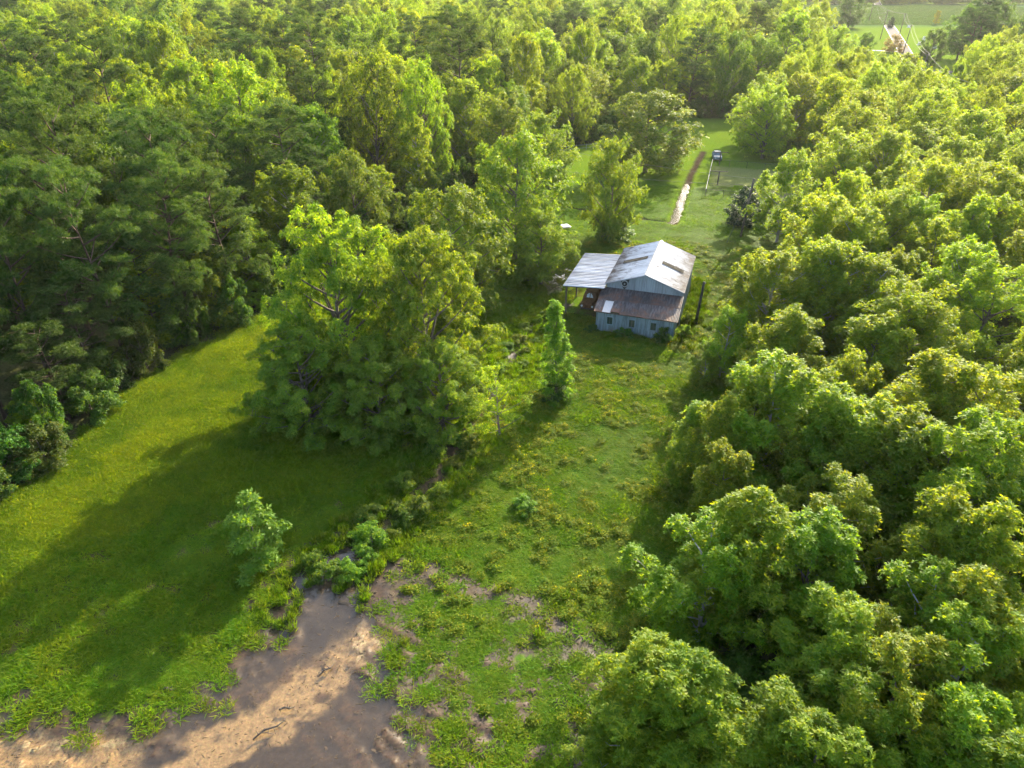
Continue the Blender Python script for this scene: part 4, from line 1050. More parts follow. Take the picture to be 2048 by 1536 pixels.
# ------------------------------------------------------------------ the barn
def metal_mat(name, clean, dirt, rust, dirt_at=.5, rust_at=.7, rough=.45, metal=.35, edge=.5):
    """sheet metal: streaks run down the slope ('dn' 0 top .. 1 eave), rust gathers towards the eave"""
    m, nt, p = new_mat(name)
    tc = nt.nodes.new('ShaderNodeTexCoord')
    ad = nt.nodes.new('ShaderNodeAttribute'); ad.attribute_name = 'dn'
    aa = nt.nodes.new('ShaderNodeAttribute'); aa.attribute_name = 'ac'
    oi = nt.nodes.new('ShaderNodeObjectInfo')
    cx = nt.nodes.new('ShaderNodeCombineXYZ')
    ml = nt.nodes.new('ShaderNodeMath'); ml.operation = 'MULTIPLY'; ml.inputs[1].default_value = 1.6
    nt.links.new(ad.outputs['Fac'], ml.inputs[0])
    mo = nt.nodes.new('ShaderNodeMath'); mo.operation = 'MULTIPLY_ADD'; mo.inputs[1].default_value = 4.5; nt.links.new(aa.outputs['Fac'], mo.inputs[0])
    mz = nt.nodes.new('ShaderNodeMath'); mz.operation = 'MULTIPLY'; mz.inputs[1].default_value = 40; nt.links.new(oi.outputs['Random'], mz.inputs[0])
    nt.links.new(mz.outputs[0], mo.inputs[2])
    nt.links.new(mo.outputs[0], cx.inputs[0]); nt.links.new(ml.outputs[0], cx.inputs[1])
    n1 = nt.nodes.new('ShaderNodeTexNoise'); n1.inputs['Scale'].default_value = 1.0; n1.inputs['Detail'].default_value = 6; n1.inputs['Roughness'].default_value = .65
    nt.links.new(cx.outputs[0], n1.inputs['Vector'])
    n2 = nt.nodes.new('ShaderNodeTexNoise'); n2.inputs['Scale'].default_value = .9; n2.inputs['Detail'].default_value = 7; n2.inputs['Roughness'].default_value = .7
    nt.links.new(tc.outputs['Object'], n2.inputs['Vector'])
    e1 = nt.nodes.new('ShaderNodeMath'); e1.operation = 'POWER'; e1.inputs[1].default_value = 3.0; nt.links.new(ad.outputs['Fac'], e1.inputs[0])
    e2 = nt.nodes.new('ShaderNodeMath'); e2.operation = 'MULTIPLY_ADD'; e2.inputs[1].default_value = edge * .4; nt.links.new(e1.outputs[0], e2.inputs[0]); nt.links.new(n1.outputs[0], e2.inputs[2])
    e3 = nt.nodes.new('ShaderNodeMath'); e3.operation = 'MULTIPLY_ADD'; e3.inputs[1].default_value = edge * .3; nt.links.new(e1.outputs[0], e3.inputs[0]); nt.links.new(n2.outputs[0], e3.inputs[2])
    def ramp(src, at, w):
        r = nt.nodes.new('ShaderNodeMapRange'); r.inputs[1].default_value = at - w; r.inputs[2].default_value = at + w
        nt.links.new(src, r.inputs[0]); return r.outputs[0]
    x1 = nt.nodes.new('ShaderNodeMix'); x1.data_type = 'RGBA'; x1.inputs[6].default_value = (*clean, 1); x1.inputs[7].default_value = (*dirt, 1)
    nt.links.new(ramp(e2.outputs[0], dirt_at, .07), x1.inputs[0])
    x2 = nt.nodes.new('ShaderNodeMix'); x2.data_type = 'RGBA'; x2.inputs[7].default_value = (*rust, 1)
    nt.links.new(ramp(e3.outputs[0], rust_at, .10), x2.inputs[0]); nt.links.new(x1.outputs[2], x2.inputs[6])
    hv_ = nt.nodes.new('ShaderNodeHueSaturation'); rv_ = nt.nodes.new('ShaderNodeMapRange'); rv_.inputs[3].default_value = .8; rv_.inputs[4].default_value = 1.2
    nt.links.new(oi.outputs['Random'], rv_.inputs[0]); nt.links.new(rv_.outputs[0], hv_.inputs['Value'])
    nt.links.new(x2.outputs[2], hv_.inputs['Color']); nt.links.new(hv_.outputs[0], p.inputs['Base Color'])
    p.inputs['Roughness'].default_value = rough; p.inputs['Metallic'].default_value = metal
    return m
M['roof_white'] = metal_mat('galvanised_roof', (.50, .50, .50), (.27, .26, .25), (.075, .05, .036), .60, .66, .7, .0, .8)
M['roof_car'] = metal_mat('carport_roof_sheet', (.5, .5, .51), (.3, .29, .285), (.10, .075, .06), .53, .72, .4, .35, .1)
M['roof_rust'] = metal_mat('rusted_roof_sheet', (.10, .088, .088), (.035, .027, .025), (.12, .05, .024), .50, .59, .65, .0, .35)
M['roof_new'] = metal_mat('new_roof_sheet', (.5, .5, .5), (.36, .35, .33), (.3, .2, .12), .75, .95, .4, .2, .1)
M['wall_blue'] = metal_mat('faded_blue_wall', (.20, .26, .29), (.115, .155, .165), (.12, .09, .065), .52, .68, .6, .05, .3)
M['wall_gable'] = metal_mat('grey_gable_wall', (.25, .28, .31), (.19, .205, .225), (.13, .10, .08), .56, .85, .55, .1, .1)
M['skylight'] = noise_mat('dirty_skylight', [(.03, .026, .019), (.075, .066, .05), (.14, .13, .10)], 2.5, .95, spec=.03)
M['dark_wood'] = noise_mat('weathered_timber', [(.05, .04, .03), (.11, .085, .065), (.17, .14, .11)], 6, .9, bump=.4, stretch=(1, 1, .2))
M['dark'] = noise_mat('dark_void', [(.012, .012, .012), (.03, .03, .028)], 3, .9)
M['window_green'] = noise_mat('dull_window_pane', [(.015, .03, .02), (.05, .08, .055)], 3, .15, spec=.5)
M['trim'] = noise_mat('pale_metal_trim', [(.26, .26, .26), (.34, .34, .335)], 3, .45, metal=.2)
M['rust'] = noise_mat('rust_metal', [(.12, .05, .025), (.28, .12, .05), (.36, .2, .1)], 5, .8)
M['wire'] = noise_mat('weathered_wire', [(.05, .05, .05), (.10, .10, .095)], 5, .7)
M['iron'] = noise_mat('dark_iron', [(.03, .03, .03), (.09, .085, .08)], 8, .6, metal=.4)

barn = empty('metal_barn', (9.35, 71.55, 0), -.32, 'metal barn with white gabled roof, rusty lean-to and open sided carport', 'barn')
rb = random.Random(3)
def sheet(name, bl, br, tl, tr, nrib, amp, mat, parent, lift=None, prof=(0, 0, 1, 1), along=1, curl=0.0):
    """one corrugated sheet spanned by four corners (b = lower edge), with real thickness"""
    bl, br, tl, tr = [np.array(q, float) for q in (bl, br, tl, tr)]
    nrm = unit(np.cross(br - bl, tl - bl))
    m = nrib * len(prof) + 1
    s = np.linspace(0, 1, m)
    off = np.array([prof[i % len(prof)] for i in range(m)]) * amp
    rows = np.linspace(0, 1, along + 1)
    V = []; dn = []; ac = []
    for layer in (0, 1):
        for r in rows:
            bw = bl + (br - bl) * s[:, None]; tw = tl + (tr - tl) * s[:, None]
            q = bw + (tw - bw) * r + nrm * (off - layer * .012)[:, None] + nrm * curl * ((1 - r) ** 3) * rb.uniform(.5, 1)
            V.append(q); dn.append(np.full(m, 1 - r)); ac.append(s)
    V = np.concatenate(V); nr = len(rows)
    F = []
    for layer in (0, 1):
        for r in range(nr - 1):
            o = (layer * nr + r) * m
            a = np.arange(m - 1) + o
            f = np.stack([a, a + 1, a + 1 + m, a + m], 1)
            F.append(f if layer == 0 else f[:, ::-1])
    me = np_mesh(name, V, [np.concatenate(F)], [mat], {'dn': ('FLOAT', np.concatenate(dn)), 'ac': ('FLOAT', np.concatenate(ac))})
    return link(bpy.data.objects.new(name, me), parent)

W, HW = 8.55, 2.45
U0, U1, V1, V2, ZE, ZP, UP = .22, 8.75, 3.97, 15.4, 4.25, 5.72, 4.55
# lean-to front wall in sheets
nS = 9
for i in range(nS):
    a, b = W * i / nS, W * (i + 1) / nS
    sheet('wall_sheet', (a, 0, -.05), (b + .01, 0, -.05), (a, 0, HW), (b + .01, 0, HW), 7, .022, M['wall_blue'], barn, prof=(0, .5, 1, .5))
for u in (0.0, W):
    for i in range(4):
        a, b = V1 * i / 4, V1 * (i + 1) / 4
        za, zb = HW + (3.62 - HW) * i / 4, HW + (3.62 - HW) * (i + 1) / 4
        if u == 0: sheet('wall_sheet', (u, b, -.05), (u, a, -.05), (u, b, zb), (u, a, za), 7, .022, M['wall_blue'], barn, prof=(0, .5, 1, .5))
        else: sheet('wall_sheet', (u, a, -.05), (u, b, -.05), (u, a, za), (u, b, zb), 7, .022, M['wall_blue'], barn, prof=(0, .5, 1, .5))
# main front (gable) wall
def ridge_z(u): return ZE + (ZP - ZE) * (1 - abs(u - UP) / (UP - U0 if u < UP else U1 - UP))
cuts = [U0, 1.3, 2.4, 3.5, UP, 5.6, 6.65, 7.7, U1]
for a, b in zip(cuts[:-1], cuts[1:]):
    sheet('wall_sheet', (a, V1, 2.5), (b, V1, 2.5), (a, V1, ridge_z(a) - .04), (b, V1, ridge_z(b) - .04), 4, .03, M['wall_gable'], barn, prof=(0, 0, 0, 1))
    sheet('wall_sheet', (b, V2, -.05), (a, V2, -.05), (b, V2, ridge_z(b) - .04), (a, V2, ridge_z(a) - .04), 4, .03, M['wall_gable'], barn, prof=(0, 0, 0, 1))
nv = 11
for i in range(nv):
    a, b = V1 + (V2 - V1) * i / nv, V1 + (V2 - V1) * (i + 1) / nv
    sheet('wall_sheet', (U1, a, -.05), (U1, b, -.05), (U1, a, ZE - .02), (U1, b, ZE - .02), 4, .03, M['wall_gable'], barn, prof=(0, 0, 0, 1))
    sheet('wall_sheet', (U0, b, -.05), (U0, a, -.05), (U0, b, ZE - .02), (U0, a, ZE - .02), 4, .03, M['wall_gable'], barn, prof=(0, 0, 0, 1))
# main roof, eave overhang .18, gable overhang .15
sl = (ZP - ZE) / (UP - U0); sr = (ZP - ZE) / (U1 - UP)
n_r = 12; va, vb = V1 - .18, V2 + .15
for i in range(n_r):
    a, b = va + (vb - va) * i / n_r, va + (vb - va) * (i + 1) / n_r + .02
    lz = (i % 2) * .004
    sheet('roof_sheet', (U0 - .2, b, ZE - .2 * sl + .05 + lz), (U0 - .2, a, ZE - .2 * sl + .05 + lz), (UP, b, ZP + .05 + lz), (UP, a, ZP + .05 + lz), 4, .04, M['roof_white'], barn, prof=(0, 0, 0, 1))
    sheet('roof_sheet', (U1 + .2, a, ZE - .2 * sr + .05 + lz), (U1 + .2, b, ZE - .2 * sr + .05 + lz), (UP, a, ZP + .05 + lz), (UP, b, ZP + .05 + lz), 4, .04, M['roof_white'], barn, prof=(0, 0, 0, 1))
# skylight panels laid in each slope
def on_l(u): return ZP - (UP - u) * sl + .05
def on_r(u): return ZP - (u - UP) * sr + .05
sheet('skylight_panel', (U0 + .75, 10.3, on_l(U0 + .75) + .085), (U0 + .75, 9.35, on_l(U0 + .75) + .085), (UP - .75, 10.3, on_l(UP - .75) + .085), (UP - .75, 9.35, on_l(UP - .75) + .085), 4, .025, M['skylight'], barn, prof=(0, 0, 0, 1))
sheet('skylight_panel', (U1 - .55, 8.6, on_r(U1 - .55) + .085), (U1 - .55, 9.55, on_r(U1 - .55) + .085), (UP + 1.1, 8.6, on_r(UP + 1.1) + .085), (UP + 1.1, 9.55, on_r(UP + 1.1) + .085), 4, .025, M['skylight'], barn, prof=(0, 0, 0, 1))
mb = MB()
mb.add([(UP - .22, va - .02, ZP - .22 * sl + .10), (UP, va - .02, ZP + .13), (UP + .22, va - .02, ZP - .22 * sr + .10), (UP - .22, vb + .02, ZP - .22 * sl + .10), (UP, vb + .02, ZP + .13), (UP + .22, vb + .02, ZP - .22 * sr + .10)],
       [(0, 1, 4, 3), (1, 2, 5, 4), (0, 2, 1), (3, 4, 5)])
mb.build('ridge_cap', M['trim'], barn)
for v in (va - .03, vb + .03):       # barge boards
    for (ua, za, ub, zb) in ((U0 - .2, ZE - .2 * sl, UP, ZP), (UP, ZP, U1 + .2, ZE - .2 * sr)):
        q = MB(); q.tube([(ua, v, za + .0), (ub, v, zb + .0)], .07, 4); q.build('barge_board', M['trim'], barn)
# lean-to roof: rusty sheets, one new white sheet, a lifted torn corner
zt, zb_ = 3.66, HW + .05
n_l = 10; ua, ub = -.28, W + .32
def lean(v): return zb_ + (zt - zb_) * (v + .35) / (V1 + .35)
for i in range(n_l):
    a, b = ua + (ub - ua) * i / n_l, ua + (ub - ua) * (i + 1) / n_l + .03
    lz = (i % 2) * .006
    vm = 1.65 if i == 1 else 1.9
    fv = -.35 + (.16 if i == 2 else 0) + rb.uniform(-.05, .05)
    sheet('roof_sheet', (a, fv, lean(fv) + lz + .02), (b, fv, lean(fv) + lz + .02), (a, vm + .15, lean(vm + .15) + lz + .02), (b, vm + .15, lean(vm + .15) + lz + .02), 6, .045,
          M['roof_new'] if i == 1 else M['roof_rust'], barn, prof=(0, .5, 1, .5), along=4, curl=.16 if i == 2 else rb.uniform(0, .03))
    sheet('roof_sheet', (a, vm, lean(vm) + lz + .05), (b, vm, lean(vm) + lz + .05), (a, V1 - .02, lean(V1) + lz + .05), (b, V1 - .02, lean(V1) + lz + .05), 6, .045, M['roof_rust'], barn, prof=(0, .5, 1, .5), along=2)
q = MB(); q.box((W / 2, -.06, HW - .06), (W + .3, .06, .12)); q.build('fascia_board', M['dark_wood'], barn)
# three windows in the lean-to wall
for uc in (1.55, 4.0, 6.35):
    f = MB()
    f.box((uc, -.07, 1.98), (.72, .09, .07)); f.box((uc, -.07, 1.05), (.76, .11, .07))
    f.box((uc - .33, -.07, 1.515), (.07, .08, .86)); f.box((uc + .33, -.07, 1.515), (.07, .08, .86))
    w = f.build('window', M['wall_blue'], barn)
    g_ = MB(); g_.box((uc, -.045, 1.515), (.6, .02, .86)); g_.build('pane', M['window_green'], w)
    g_ = MB(); g_.box((uc, -.062, 1.515), (.035, .02, .85)); g_.build('glazing_bar', M['dark_wood'], w)
# round fan in the gable with its stained hood
q = MB(); ring = [(2.25 + .34 * math.cos(t), V1 - .1, 4.42 + .34 * math.sin(t)) for t in np.linspace(0, 2 * math.pi, 21)]
q.tube(ring, .06, 6, cap=False); fan = q.build('exhaust_fan', M['trim'], barn)
q = MB(); q.tube([(2.25, V1 - .05, 4.42), (2.25, V1 - .16, 4.42)], .30, 16); q.build('fan_housing', M['dark'], fan)
for k in range(4):
    t = k * math.pi / 2 + .4
    q = MB(); q.box((2.25 + .15 * math.cos(t), V1 - .19, 4.42 + .15 * math.sin(t)), (.16, .02, .12), 0); q.build('blade', M['iron'], fan)
q = MB(); q.tube([(2.25, V1 - .17, 4.42), (2.25, V1 - .23, 4.42)], .08, 10); q.build('hub', M['trim'], fan)
q = MB(); q.add([(1.75, V1 - .045, 4.75), (2.75, V1 - .045, 4.95), (2.55, V1 - .045, 4.1), (2.3, V1 - .045, 3.72), (2.2, V1 - .045, 3.72), (1.95, V1 - .045, 4.1)], [(0, 5, 4, 3, 2, 1)]); q.build('back_plate', M['iron'], fan)
# carport
CU, CV0, CV1, CZL, CZR = -4.57, 2.63, 13.64, 3.75, 4.12
n_c = 12
for i in range(n_c):
    a, b = CV0 + (CV1 - CV0) * i / n_c, CV0 + (CV1 - CV0) * (i + 1) / n_c + .02
    lz = (i % 2) * .005
    sheet('carport_sheet', (CU, b, CZL + lz), (CU, a, CZL + lz), (U0 - .03, b, CZR - .05 + lz), (U0 - .03, a, CZR - .05 + lz), 2, .10, M['roof_car'], barn, prof=(0, 0, 0, 0, 1, 1), along=2)
for v in (CV0 + .25, (CV0 + CV1) / 2, CV1 - .25):
    q = MB(); q.box((CU + .35, v, CZL / 2 - .05), (.16, .16, CZL - .2)); q.build('post', M['dark_wood'], barn)
    q = MB(); q.tube([(CU + .1, v, CZL - .12), (U0, v, CZR - .17)], .07, 4); q.build('rafter', M['dark_wood'], barn)
q = MB(); q.box((CU + .35, (CV0 + CV1) / 2, CZL - .26), (.1, CV1 - CV0, .14)); q.build('beam', M['dark_wood'], barn)

# old vehicle parked under the carport roof
def barn_pt(u, v, z=0.0):
    c, s = math.cos(-.32), math.sin(-.32)
    return (9.35 + u * c - v * s, 71.55 + u * s + v * c, z)
M['rust_paint'] = noise_mat('rusty_orange_paint', [(.07, .025, .01), (.16, .065, .02), (.2, .1, .04)], 4, .55, bump=.1)
M['glass_pale'] = noise_mat('pale_glare_glass', [(.55, .57, .58), (.7, .72, .72)], 3, .12, spec=.6)  # white reflection of the split windscreen put into the base colour
M['rubber'] = noise_mat('tyre_rubber', [(.015, .015, .015), (.04, .04, .04)], 6, .85)
truck = empty('old_truck', barn_pt(-2.0, 6.6), -.32 + math.pi, 'rusty orange old vehicle with pale split windscreen under the carport roof', 'truck')
def hull(stations, mat, name, parent):
    """body lofted through cross-sections: (y, half width, z low, z high, top half width)"""
    P = []; F = []
    for (yy, w, z0, z1, tw) in stations:
        P += [(-w, yy, z0), (-w * 1.03, yy, (z0 + z1) / 2), (-tw, yy, z1), (0, yy, z1 + .04), (tw, yy, z1), (w * 1.03, yy, (z0 + z1) / 2), (w, yy, z0)]
    m = 7
    for i in range(len(stations) - 1):
        for k in range(m): F.append((i * m + k, i * m + (k + 1) % m, (i + 1) * m + (k + 1) % m, (i + 1) * m + k))
    F.append(tuple(range(m))); F.append(tuple(reversed([(len(stations) - 1) * m + k for k in range(m)])))
    return MB().add(P, F).build(name, mat, parent, smooth=False)
hull([(2.3, .62, .5, 1.0, .5), (2.15, .72, .45, 1.15, .55), (1.2, .8, .45, 1.25, .62), (.95, .85, .45, 1.3, .75)], M['rust_paint'], 'bonnet', truck)
hull([(.95, .86, .4, 1.32, .8), (.62, .88, .4, 1.95, .66), (-.35, .88, .4, 2.0, .68), (-.6, .86, .4, 1.35, .8)], M['rust_paint'], 'cab', truck)
q = MB(); q.box((0, -1.6, .85), (1.75, 1.9, .12)); q.box((-.86, -1.6, 1.1), (.06, 1.9, .45)); q.box((.86, -1.6, 1.1), (.06, 1.9, .45)); q.box((0, -2.52, 1.1), (1.7, .06, .45)); q.build('cargo_bed', M['rust_paint'], truck)
for sx in (-1, 1):
    q = MB(); q.add([(sx * .05, .955, 1.36), (sx * .72, .925, 1.36), (sx * .60, .665, 1.86), (sx * .05, .665, 1.90)], [(0, 1, 2, 3), (3, 2, 1, 0)]); q.build('windscreen', M['glass_pale'], truck)
    q = MB(); q.tube([(sx * .62, 2.32, .85), (sx * .62, 2.40, .85)], .12, 12); q.build('headlight', M['glass_pale'], truck)
    q = MB(); q.box((sx * .86, 1.45, .78), (.28, 1.1, .3), 0, .7); q.build('mudguard', M['rust_paint'], truck)
    for yy in (1.45, -1.7):
        q = MB(); q.tube([(sx * .68, yy, .38), (sx * .92, yy, .38)], .38, 16); wl = q.build('wheel', M['rubber'], truck)
        q = MB(); q.tube([(sx * .90, yy, .38), (sx * .935, yy, .38)], .2, 12); q.build('rim', M['rust'], wl)
q = MB(); q.box((0, 2.38, .55), (1.5, .1, .14)); q.build('bumper', M['iron'], truck)

# bushes and weeds against the barn
for (u, v, h, R, lab) in ((3.4, -.75, 1.25, 1.0, 'dark bush under the middle window of the barn wall'), (7.6, -.7, 1.9, .95, 'tall dark bush at the right end of the barn front wall'), (-.3, -.6, 1.0, .7, 'small bush at the left corner of the barn front wall'),
                          (9.6, 1.6, 1.5, .8, 'yellow weedy shrub at the right side of the lean-to'), (9.7, 5.2, 1.5, .7, 'tall weedy shrub between the barn and the dark post')):
    x, y, _ = barn_pt(u, v)
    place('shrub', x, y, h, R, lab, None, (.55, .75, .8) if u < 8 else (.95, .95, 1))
place('shrub', 15.3, 101.6, 2.2, 2.6, 'dark undergrowth round the foot of the tree behind the barn', None, (.7, .9, .9))
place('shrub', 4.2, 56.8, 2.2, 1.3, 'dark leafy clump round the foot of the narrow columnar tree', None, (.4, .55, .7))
place('shrub', -9.9, 37.6, 1.7, 1.35, 'bright shrub standing in the dark water at the ditch mouth', None, (1.1, 1.2, 1))
place('shrub', -10.9, 34.9, 1.2, 1.0, 'lower bright shrub where the ditch opens into the puddle', None, (1.2, 1.2, 1))
place('shrub', 1.0, 41.5, 1.0, 1.0, 'low weed bush alone in the middle of the field', None, (1, 1.1, 1))

# ------------------------------------------------------------------ posts, wires, fence
def pole(name, x, y, h, r, label, lean=(0, 0), arm=False, group=None, mat='dark_wood'):
    z = ground_z(x, y)
    e = empty(name, (x, y, z), 0, label, 'pole', group)
    q = MB(); q.tube([(0, 0, -.3), (lean[0] * .5, lean[1] * .5, h * .5), (lean[0], lean[1], h)], [r, r * .85, r * .7], 10); q.build('shaft', M[mat], e, smooth=True)
    if arm:
        q = MB(); q.tube([(lean[0] - .9, lean[1], h - .35), (lean[0] + .9, lean[1], h - .35)], .06, 4); q.build('crossarm', M['dark_wood'], e)
        for dx in (-.8, 0, .8):
            q = MB(); q.tube([(lean[0] + dx, lean[1], h - .32), (lean[0] + dx, lean[1], h - .12)], [.06, .04], 8); q.build('insulator', M['iron'], e)
    else:
        q = MB(); q.tube([(lean[0], lean[1], h - .2), (lean[0] + .25, lean[1], h - .15)], [.04, .05], 6); q.build('insulator', M['iron'], e)
    return (x + lean[0], y + lean[1], z + h)
def wire(name, a, b, sag, r, label, group=None, mat='wire'):
    pts = [(a[0] + (b[0] - a[0]) * t, a[1] + (b[1] - a[1]) * t, a[2] + (b[2] - a[2]) * t - sag * 4 * t * (1 - t)) for t in np.linspace(0, 1, 15)]
    q = MB(); q.tube(pts, r, 5)
    return tag(q.build(name, M[mat], None), label, 'wire', group)
pole('wooden_post', 20.9, 73.0, 5.2, .19, 'short dark leaning post standing right of the barn', lean=(.35, .2), mat='dark')
tu = pole('utility_pole', 34.3, 102.9, 8.6, .19, 'dark utility pole on the lawn behind the barn', lean=(.55, .1))
wire('guy_wire', (tu[0], tu[1], tu[2] - 1.2), (31.5, 100.1, 0.0), .02, .028, 'slanting guy wire from the utility pole to the lawn')
wire('overhead_wire', tu, (-10, 131, 10.5), .9, .017, 'upper overhead wire crossing the back lawn behind the tree', 'wires over the back lawn')
wire('overhead_wire', (tu[0], tu[1], tu[2] - .9), (-12, 122, 8.0), 1.0, .017, 'lower overhead wire crossing the back lawn in front of the oak', 'wires over the back lawn')
# roadside line
tops = []
for (x, y, h, lab) in ((122.5, 230.4, 11.5, 'nearest dark roadside pole by the road junction'), (170, 339, 11, 'roadside pole beside the reddish shrub tree'), (206, 420, 10.5, 'roadside pole right of the road beyond the reddish shrub'), (188, 402, 13, 'tall roadside pole on the left verge of the road'), (233, 520, 11, 'farthest roadside pole beside the crop field')):
    tops.append(pole('roadside_pole', x, y, h, .2, lab, arm=True, lean=(.5, 0)))
for a, b, s_ in ((0, 1, 1.6), (1, 2, 1.2), (2, 4, 1.4)):
    for dx, lb in ((-.7, 'left'), (.7, 'right')):
        A = (tops[a][0] + dx, tops[a][1], tops[a][2] - .1); B = (tops[b][0] + dx, tops[b][1], tops[b][2] - .1)
        wire('power_line', A, B, s_, .03, '%s pale power line of the %s span between roadside poles' % (lb, ('nearest', 'middle', 'farthest')[(a, b) == (1, 2) or 2 * ((a, b) == (2, 4))]), 'power lines along the road')
wire('power_line', (tops[0][0], tops[0][1], tops[0][2] - .1), (104, 172, 11.5), 1.2, .03, 'pale power line leaving the nearest roadside pole towards the right wood', 'power lines along the road')

# T shaped drying posts in the yard
for (x, y, lab) in ((37.9, 131.4, 'nearer dark T shaped timber post in the fenced yard'), (41.9, 146.1, 'farther dark T shaped timber post in front of the parked car')):
    z = ground_z(x, y)
    e = empty('drying_post', (x, y, z), -.2, lab, 'post')
    q = MB(); q.tube([(0, 0, -.3), (.02, 0, 2.35)], [.13, .11], 8); q.build('upright', M['dark_wood'], e)
    q = MB(); q.box((.02, 0, 2.42), (3.1, .12, .12)); q.build('crossbar', M['dark_wood'], e)
    for dx in (-1.3, -.5, .5, 1.3):
        q = MB(); q.tube([(dx, 0, 2.46), (dx, 0, 2.56)], .03, 6); q.build('hook', M['iron'], e)
# chain-link fence round the yard
fe = empty('chain_link_fence', (33.9, 124.0, 0), 0, 'chain link fence with pale top rail round the grassy yard', 'fence')
FP = [(45.5, 120.2), (33.9, 124.0), (40.2, 145.3), (53, 141)]
def fl(p): return (p[0] - 33.9, p[1] - 124.0)
for i in range(len(FP) - 1):
    a, b = fl(FP[i]), fl(FP[i + 1]); L_ = math.hypot(b[0] - a[0], b[1] - a[1]); m = max(2, int(L_ / 3))
    for k in range(m + (1 if i == len(FP) - 2 else 0)):
        t = k / m
        q = MB(); q.tube([(a[0] + (b[0] - a[0]) * t, a[1] + (b[1] - a[1]) * t, -.2), (a[0] + (b[0] - a[0]) * t, a[1] + (b[1] - a[1]) * t, 1.25)], .035, 6); q.build('fence_post', M['iron'] if k else M['dark_wood'], fe)
    q = MB(); q.tube([(*a, 1.22), (*b, 1.22)], .022 if i != 1 else .035, 6); q.build('top_rail', M['trim'] if i == 1 else M['wire'], fe)
    q = MB()
    nd = int(L_ / .28)
    for k in range(nd):
        for sg in (0, 1):
            t0, t1 = k / nd, min(1, k / nd + 1.1 / L_)
            z0, z1 = (0.03, 1.18) if sg else (1.18, .03)
            q.tube([(a[0] + (b[0] - a[0]) * t0, a[1] + (b[1] - a[1]) * t0, z0), (a[0] + (b[0] - a[0]) * t1, a[1] + (b[1] - a[1]) * t1, z1)], .005, 3, cap=False)
    q.build('wire_mesh', M['wire'], fe)
# light wire fence in front of the back wood
fe = empty('wire_fence', (9.5, 156, 0), 0, 'low pale wire fence along the dark back wood', 'fence')
for k in range(6):
    q = MB(); q.tube([(k * 2.2, k * .9, -.2), (k * 2.2, k * .9, 1.3)], .05, 6); q.build('fence_post', M['trim'], fe)
for z in (.5, 1.15):
    q = MB(); q.tube([(0, 0, z), (11, 4.5, z)], .022, 4); q.build('fence_wire', M['trim'], fe)

# car beyond the yard
M['car_paint'] = noise_mat('grey_blue_car_paint', [(.12, .16, .18), (.16, .21, .24)], 2, .55, metal=.0, spec=.2)
M['car_glass'] = noise_mat('car_glass', [(.1, .11, .12), (.16, .17, .18)], 2, .4, spec=.2)
car = empty('parked_car', (42.6, 151.0, ground_z(42.6, 151)), math.pi - .15, 'grey blue car parked on the lawn behind the farther T post', 'car')
hull([(2.2, .72, .35, .62, .66), (2.0, .84, .28, .78, .78), (1.0, .88, .28, .92, .82), (-1.5, .88, .28, .98, .82), (-2.1, .84, .3, .95, .76), (-2.2, .76, .4, .8, .7)], M['car_paint'], 'body', car)
hull([(.95, .80, .9, .95, .76), (.3, .78, .9, 1.40, .60), (-1.0, .78, .9, 1.42, .62), (-1.75, .78, .9, 1.0, .7)], M['car_paint'], 'cabin', car)
q = MB(); q.add([(-.66, .94, .98), (.66, .94, .98), (.54, .36, 1.40), (-.54, .36, 1.40)], [(0, 1, 2, 3)]); q.build('windscreen', M['car_glass'], car)
q = MB(); q.add([(-.62, -1.76, 1.03), (.62, -1.76, 1.03), (.55, -1.06, 1.43), (-.55, -1.06, 1.43)], [(0, 3, 2, 1)]); q.build('rear_window', M['car_glass'], car)
for sx in (-1, 1):
    q = MB(); q.box((sx * .55, 2.2, .62), (.3, .06, .12)); q.build('headlight', M['glass_pale'], car)
    for yy in (1.35, -1.35):
        q = MB(); q.tube([(sx * .70, yy, .33), (sx * .90, yy, .33)], .33, 16); wl = q.build('wheel', M['rubber'], car)
        q = MB(); q.tube([(sx * .88, yy, .33), (sx * .915, yy, .33)], .19, 12); q.build('rim', M['trim'], wl)

# old roofing sheets lying by the ditch
e = empty('scrap_sheets', (8.2, 106.3, .25), .3, 'small pile of pale corrugated sheets under the trees by the ditch', 'scrap metal')
for k in range(3):
    sheet('corrugated_sheet', (-.7 + .1 * k, -.4, .02 + k * .07), (.7 + .1 * k, -.4, .02 + k * .07), (-.7 - .1 * k, .5, .25 + k * .07), (.7 - .1 * k, .5, .25 + k * .07), 6, .03, M['wall_gable'], e, prof=(0, .5, 1, .5))
# dead branches lying in the puddle
M['dead'] = noise_mat('wet_dead_wood', [(.02, .015, .012), (.06, .045, .03)], 6, .6)
for (x, y, s_, lab) in ((-13.2, 23.4, 1.1, 'black dead branch lying in the shallow puddle'), (-12.6, 24.7, .5, 'small dark stick above the dead branch in the puddle'), (-10.9, 27.2, .6, 'thin dark twig lying on the sunlit strip of sand'), (-19.7, 25.9, .5, 'short dark stick on the grass left of the puddle')):
    e = empty('dead_branch', (x, y, -.05), rnd.uniform(0, 3), lab, 'branch')
    q = MB(); q.tube([(-.8 * s_, 0, .03), (-.2 * s_, .12 * s_, .12), (.4 * s_, -.05, .10), (.9 * s_, .1, .03)], [.05, .06, .045, .02], 6); q.build('stem', M['dead'], e)
    for k in range(7):
        x0 = rnd.uniform(-.6, .6) * s_; a = rnd.uniform(0, 6.28); l = rnd.uniform(.25, .6) * s_
        q = MB(); q.tube([(x0, .05, .08), (x0 + math.cos(a) * l * .5, .05 + math.sin(a) * l * .5, .16), (x0 + math.cos(a) * l, .05 + math.sin(a) * l, .06)], [.025, .018, .008], 5); q.build('twig', M['dead'], e)

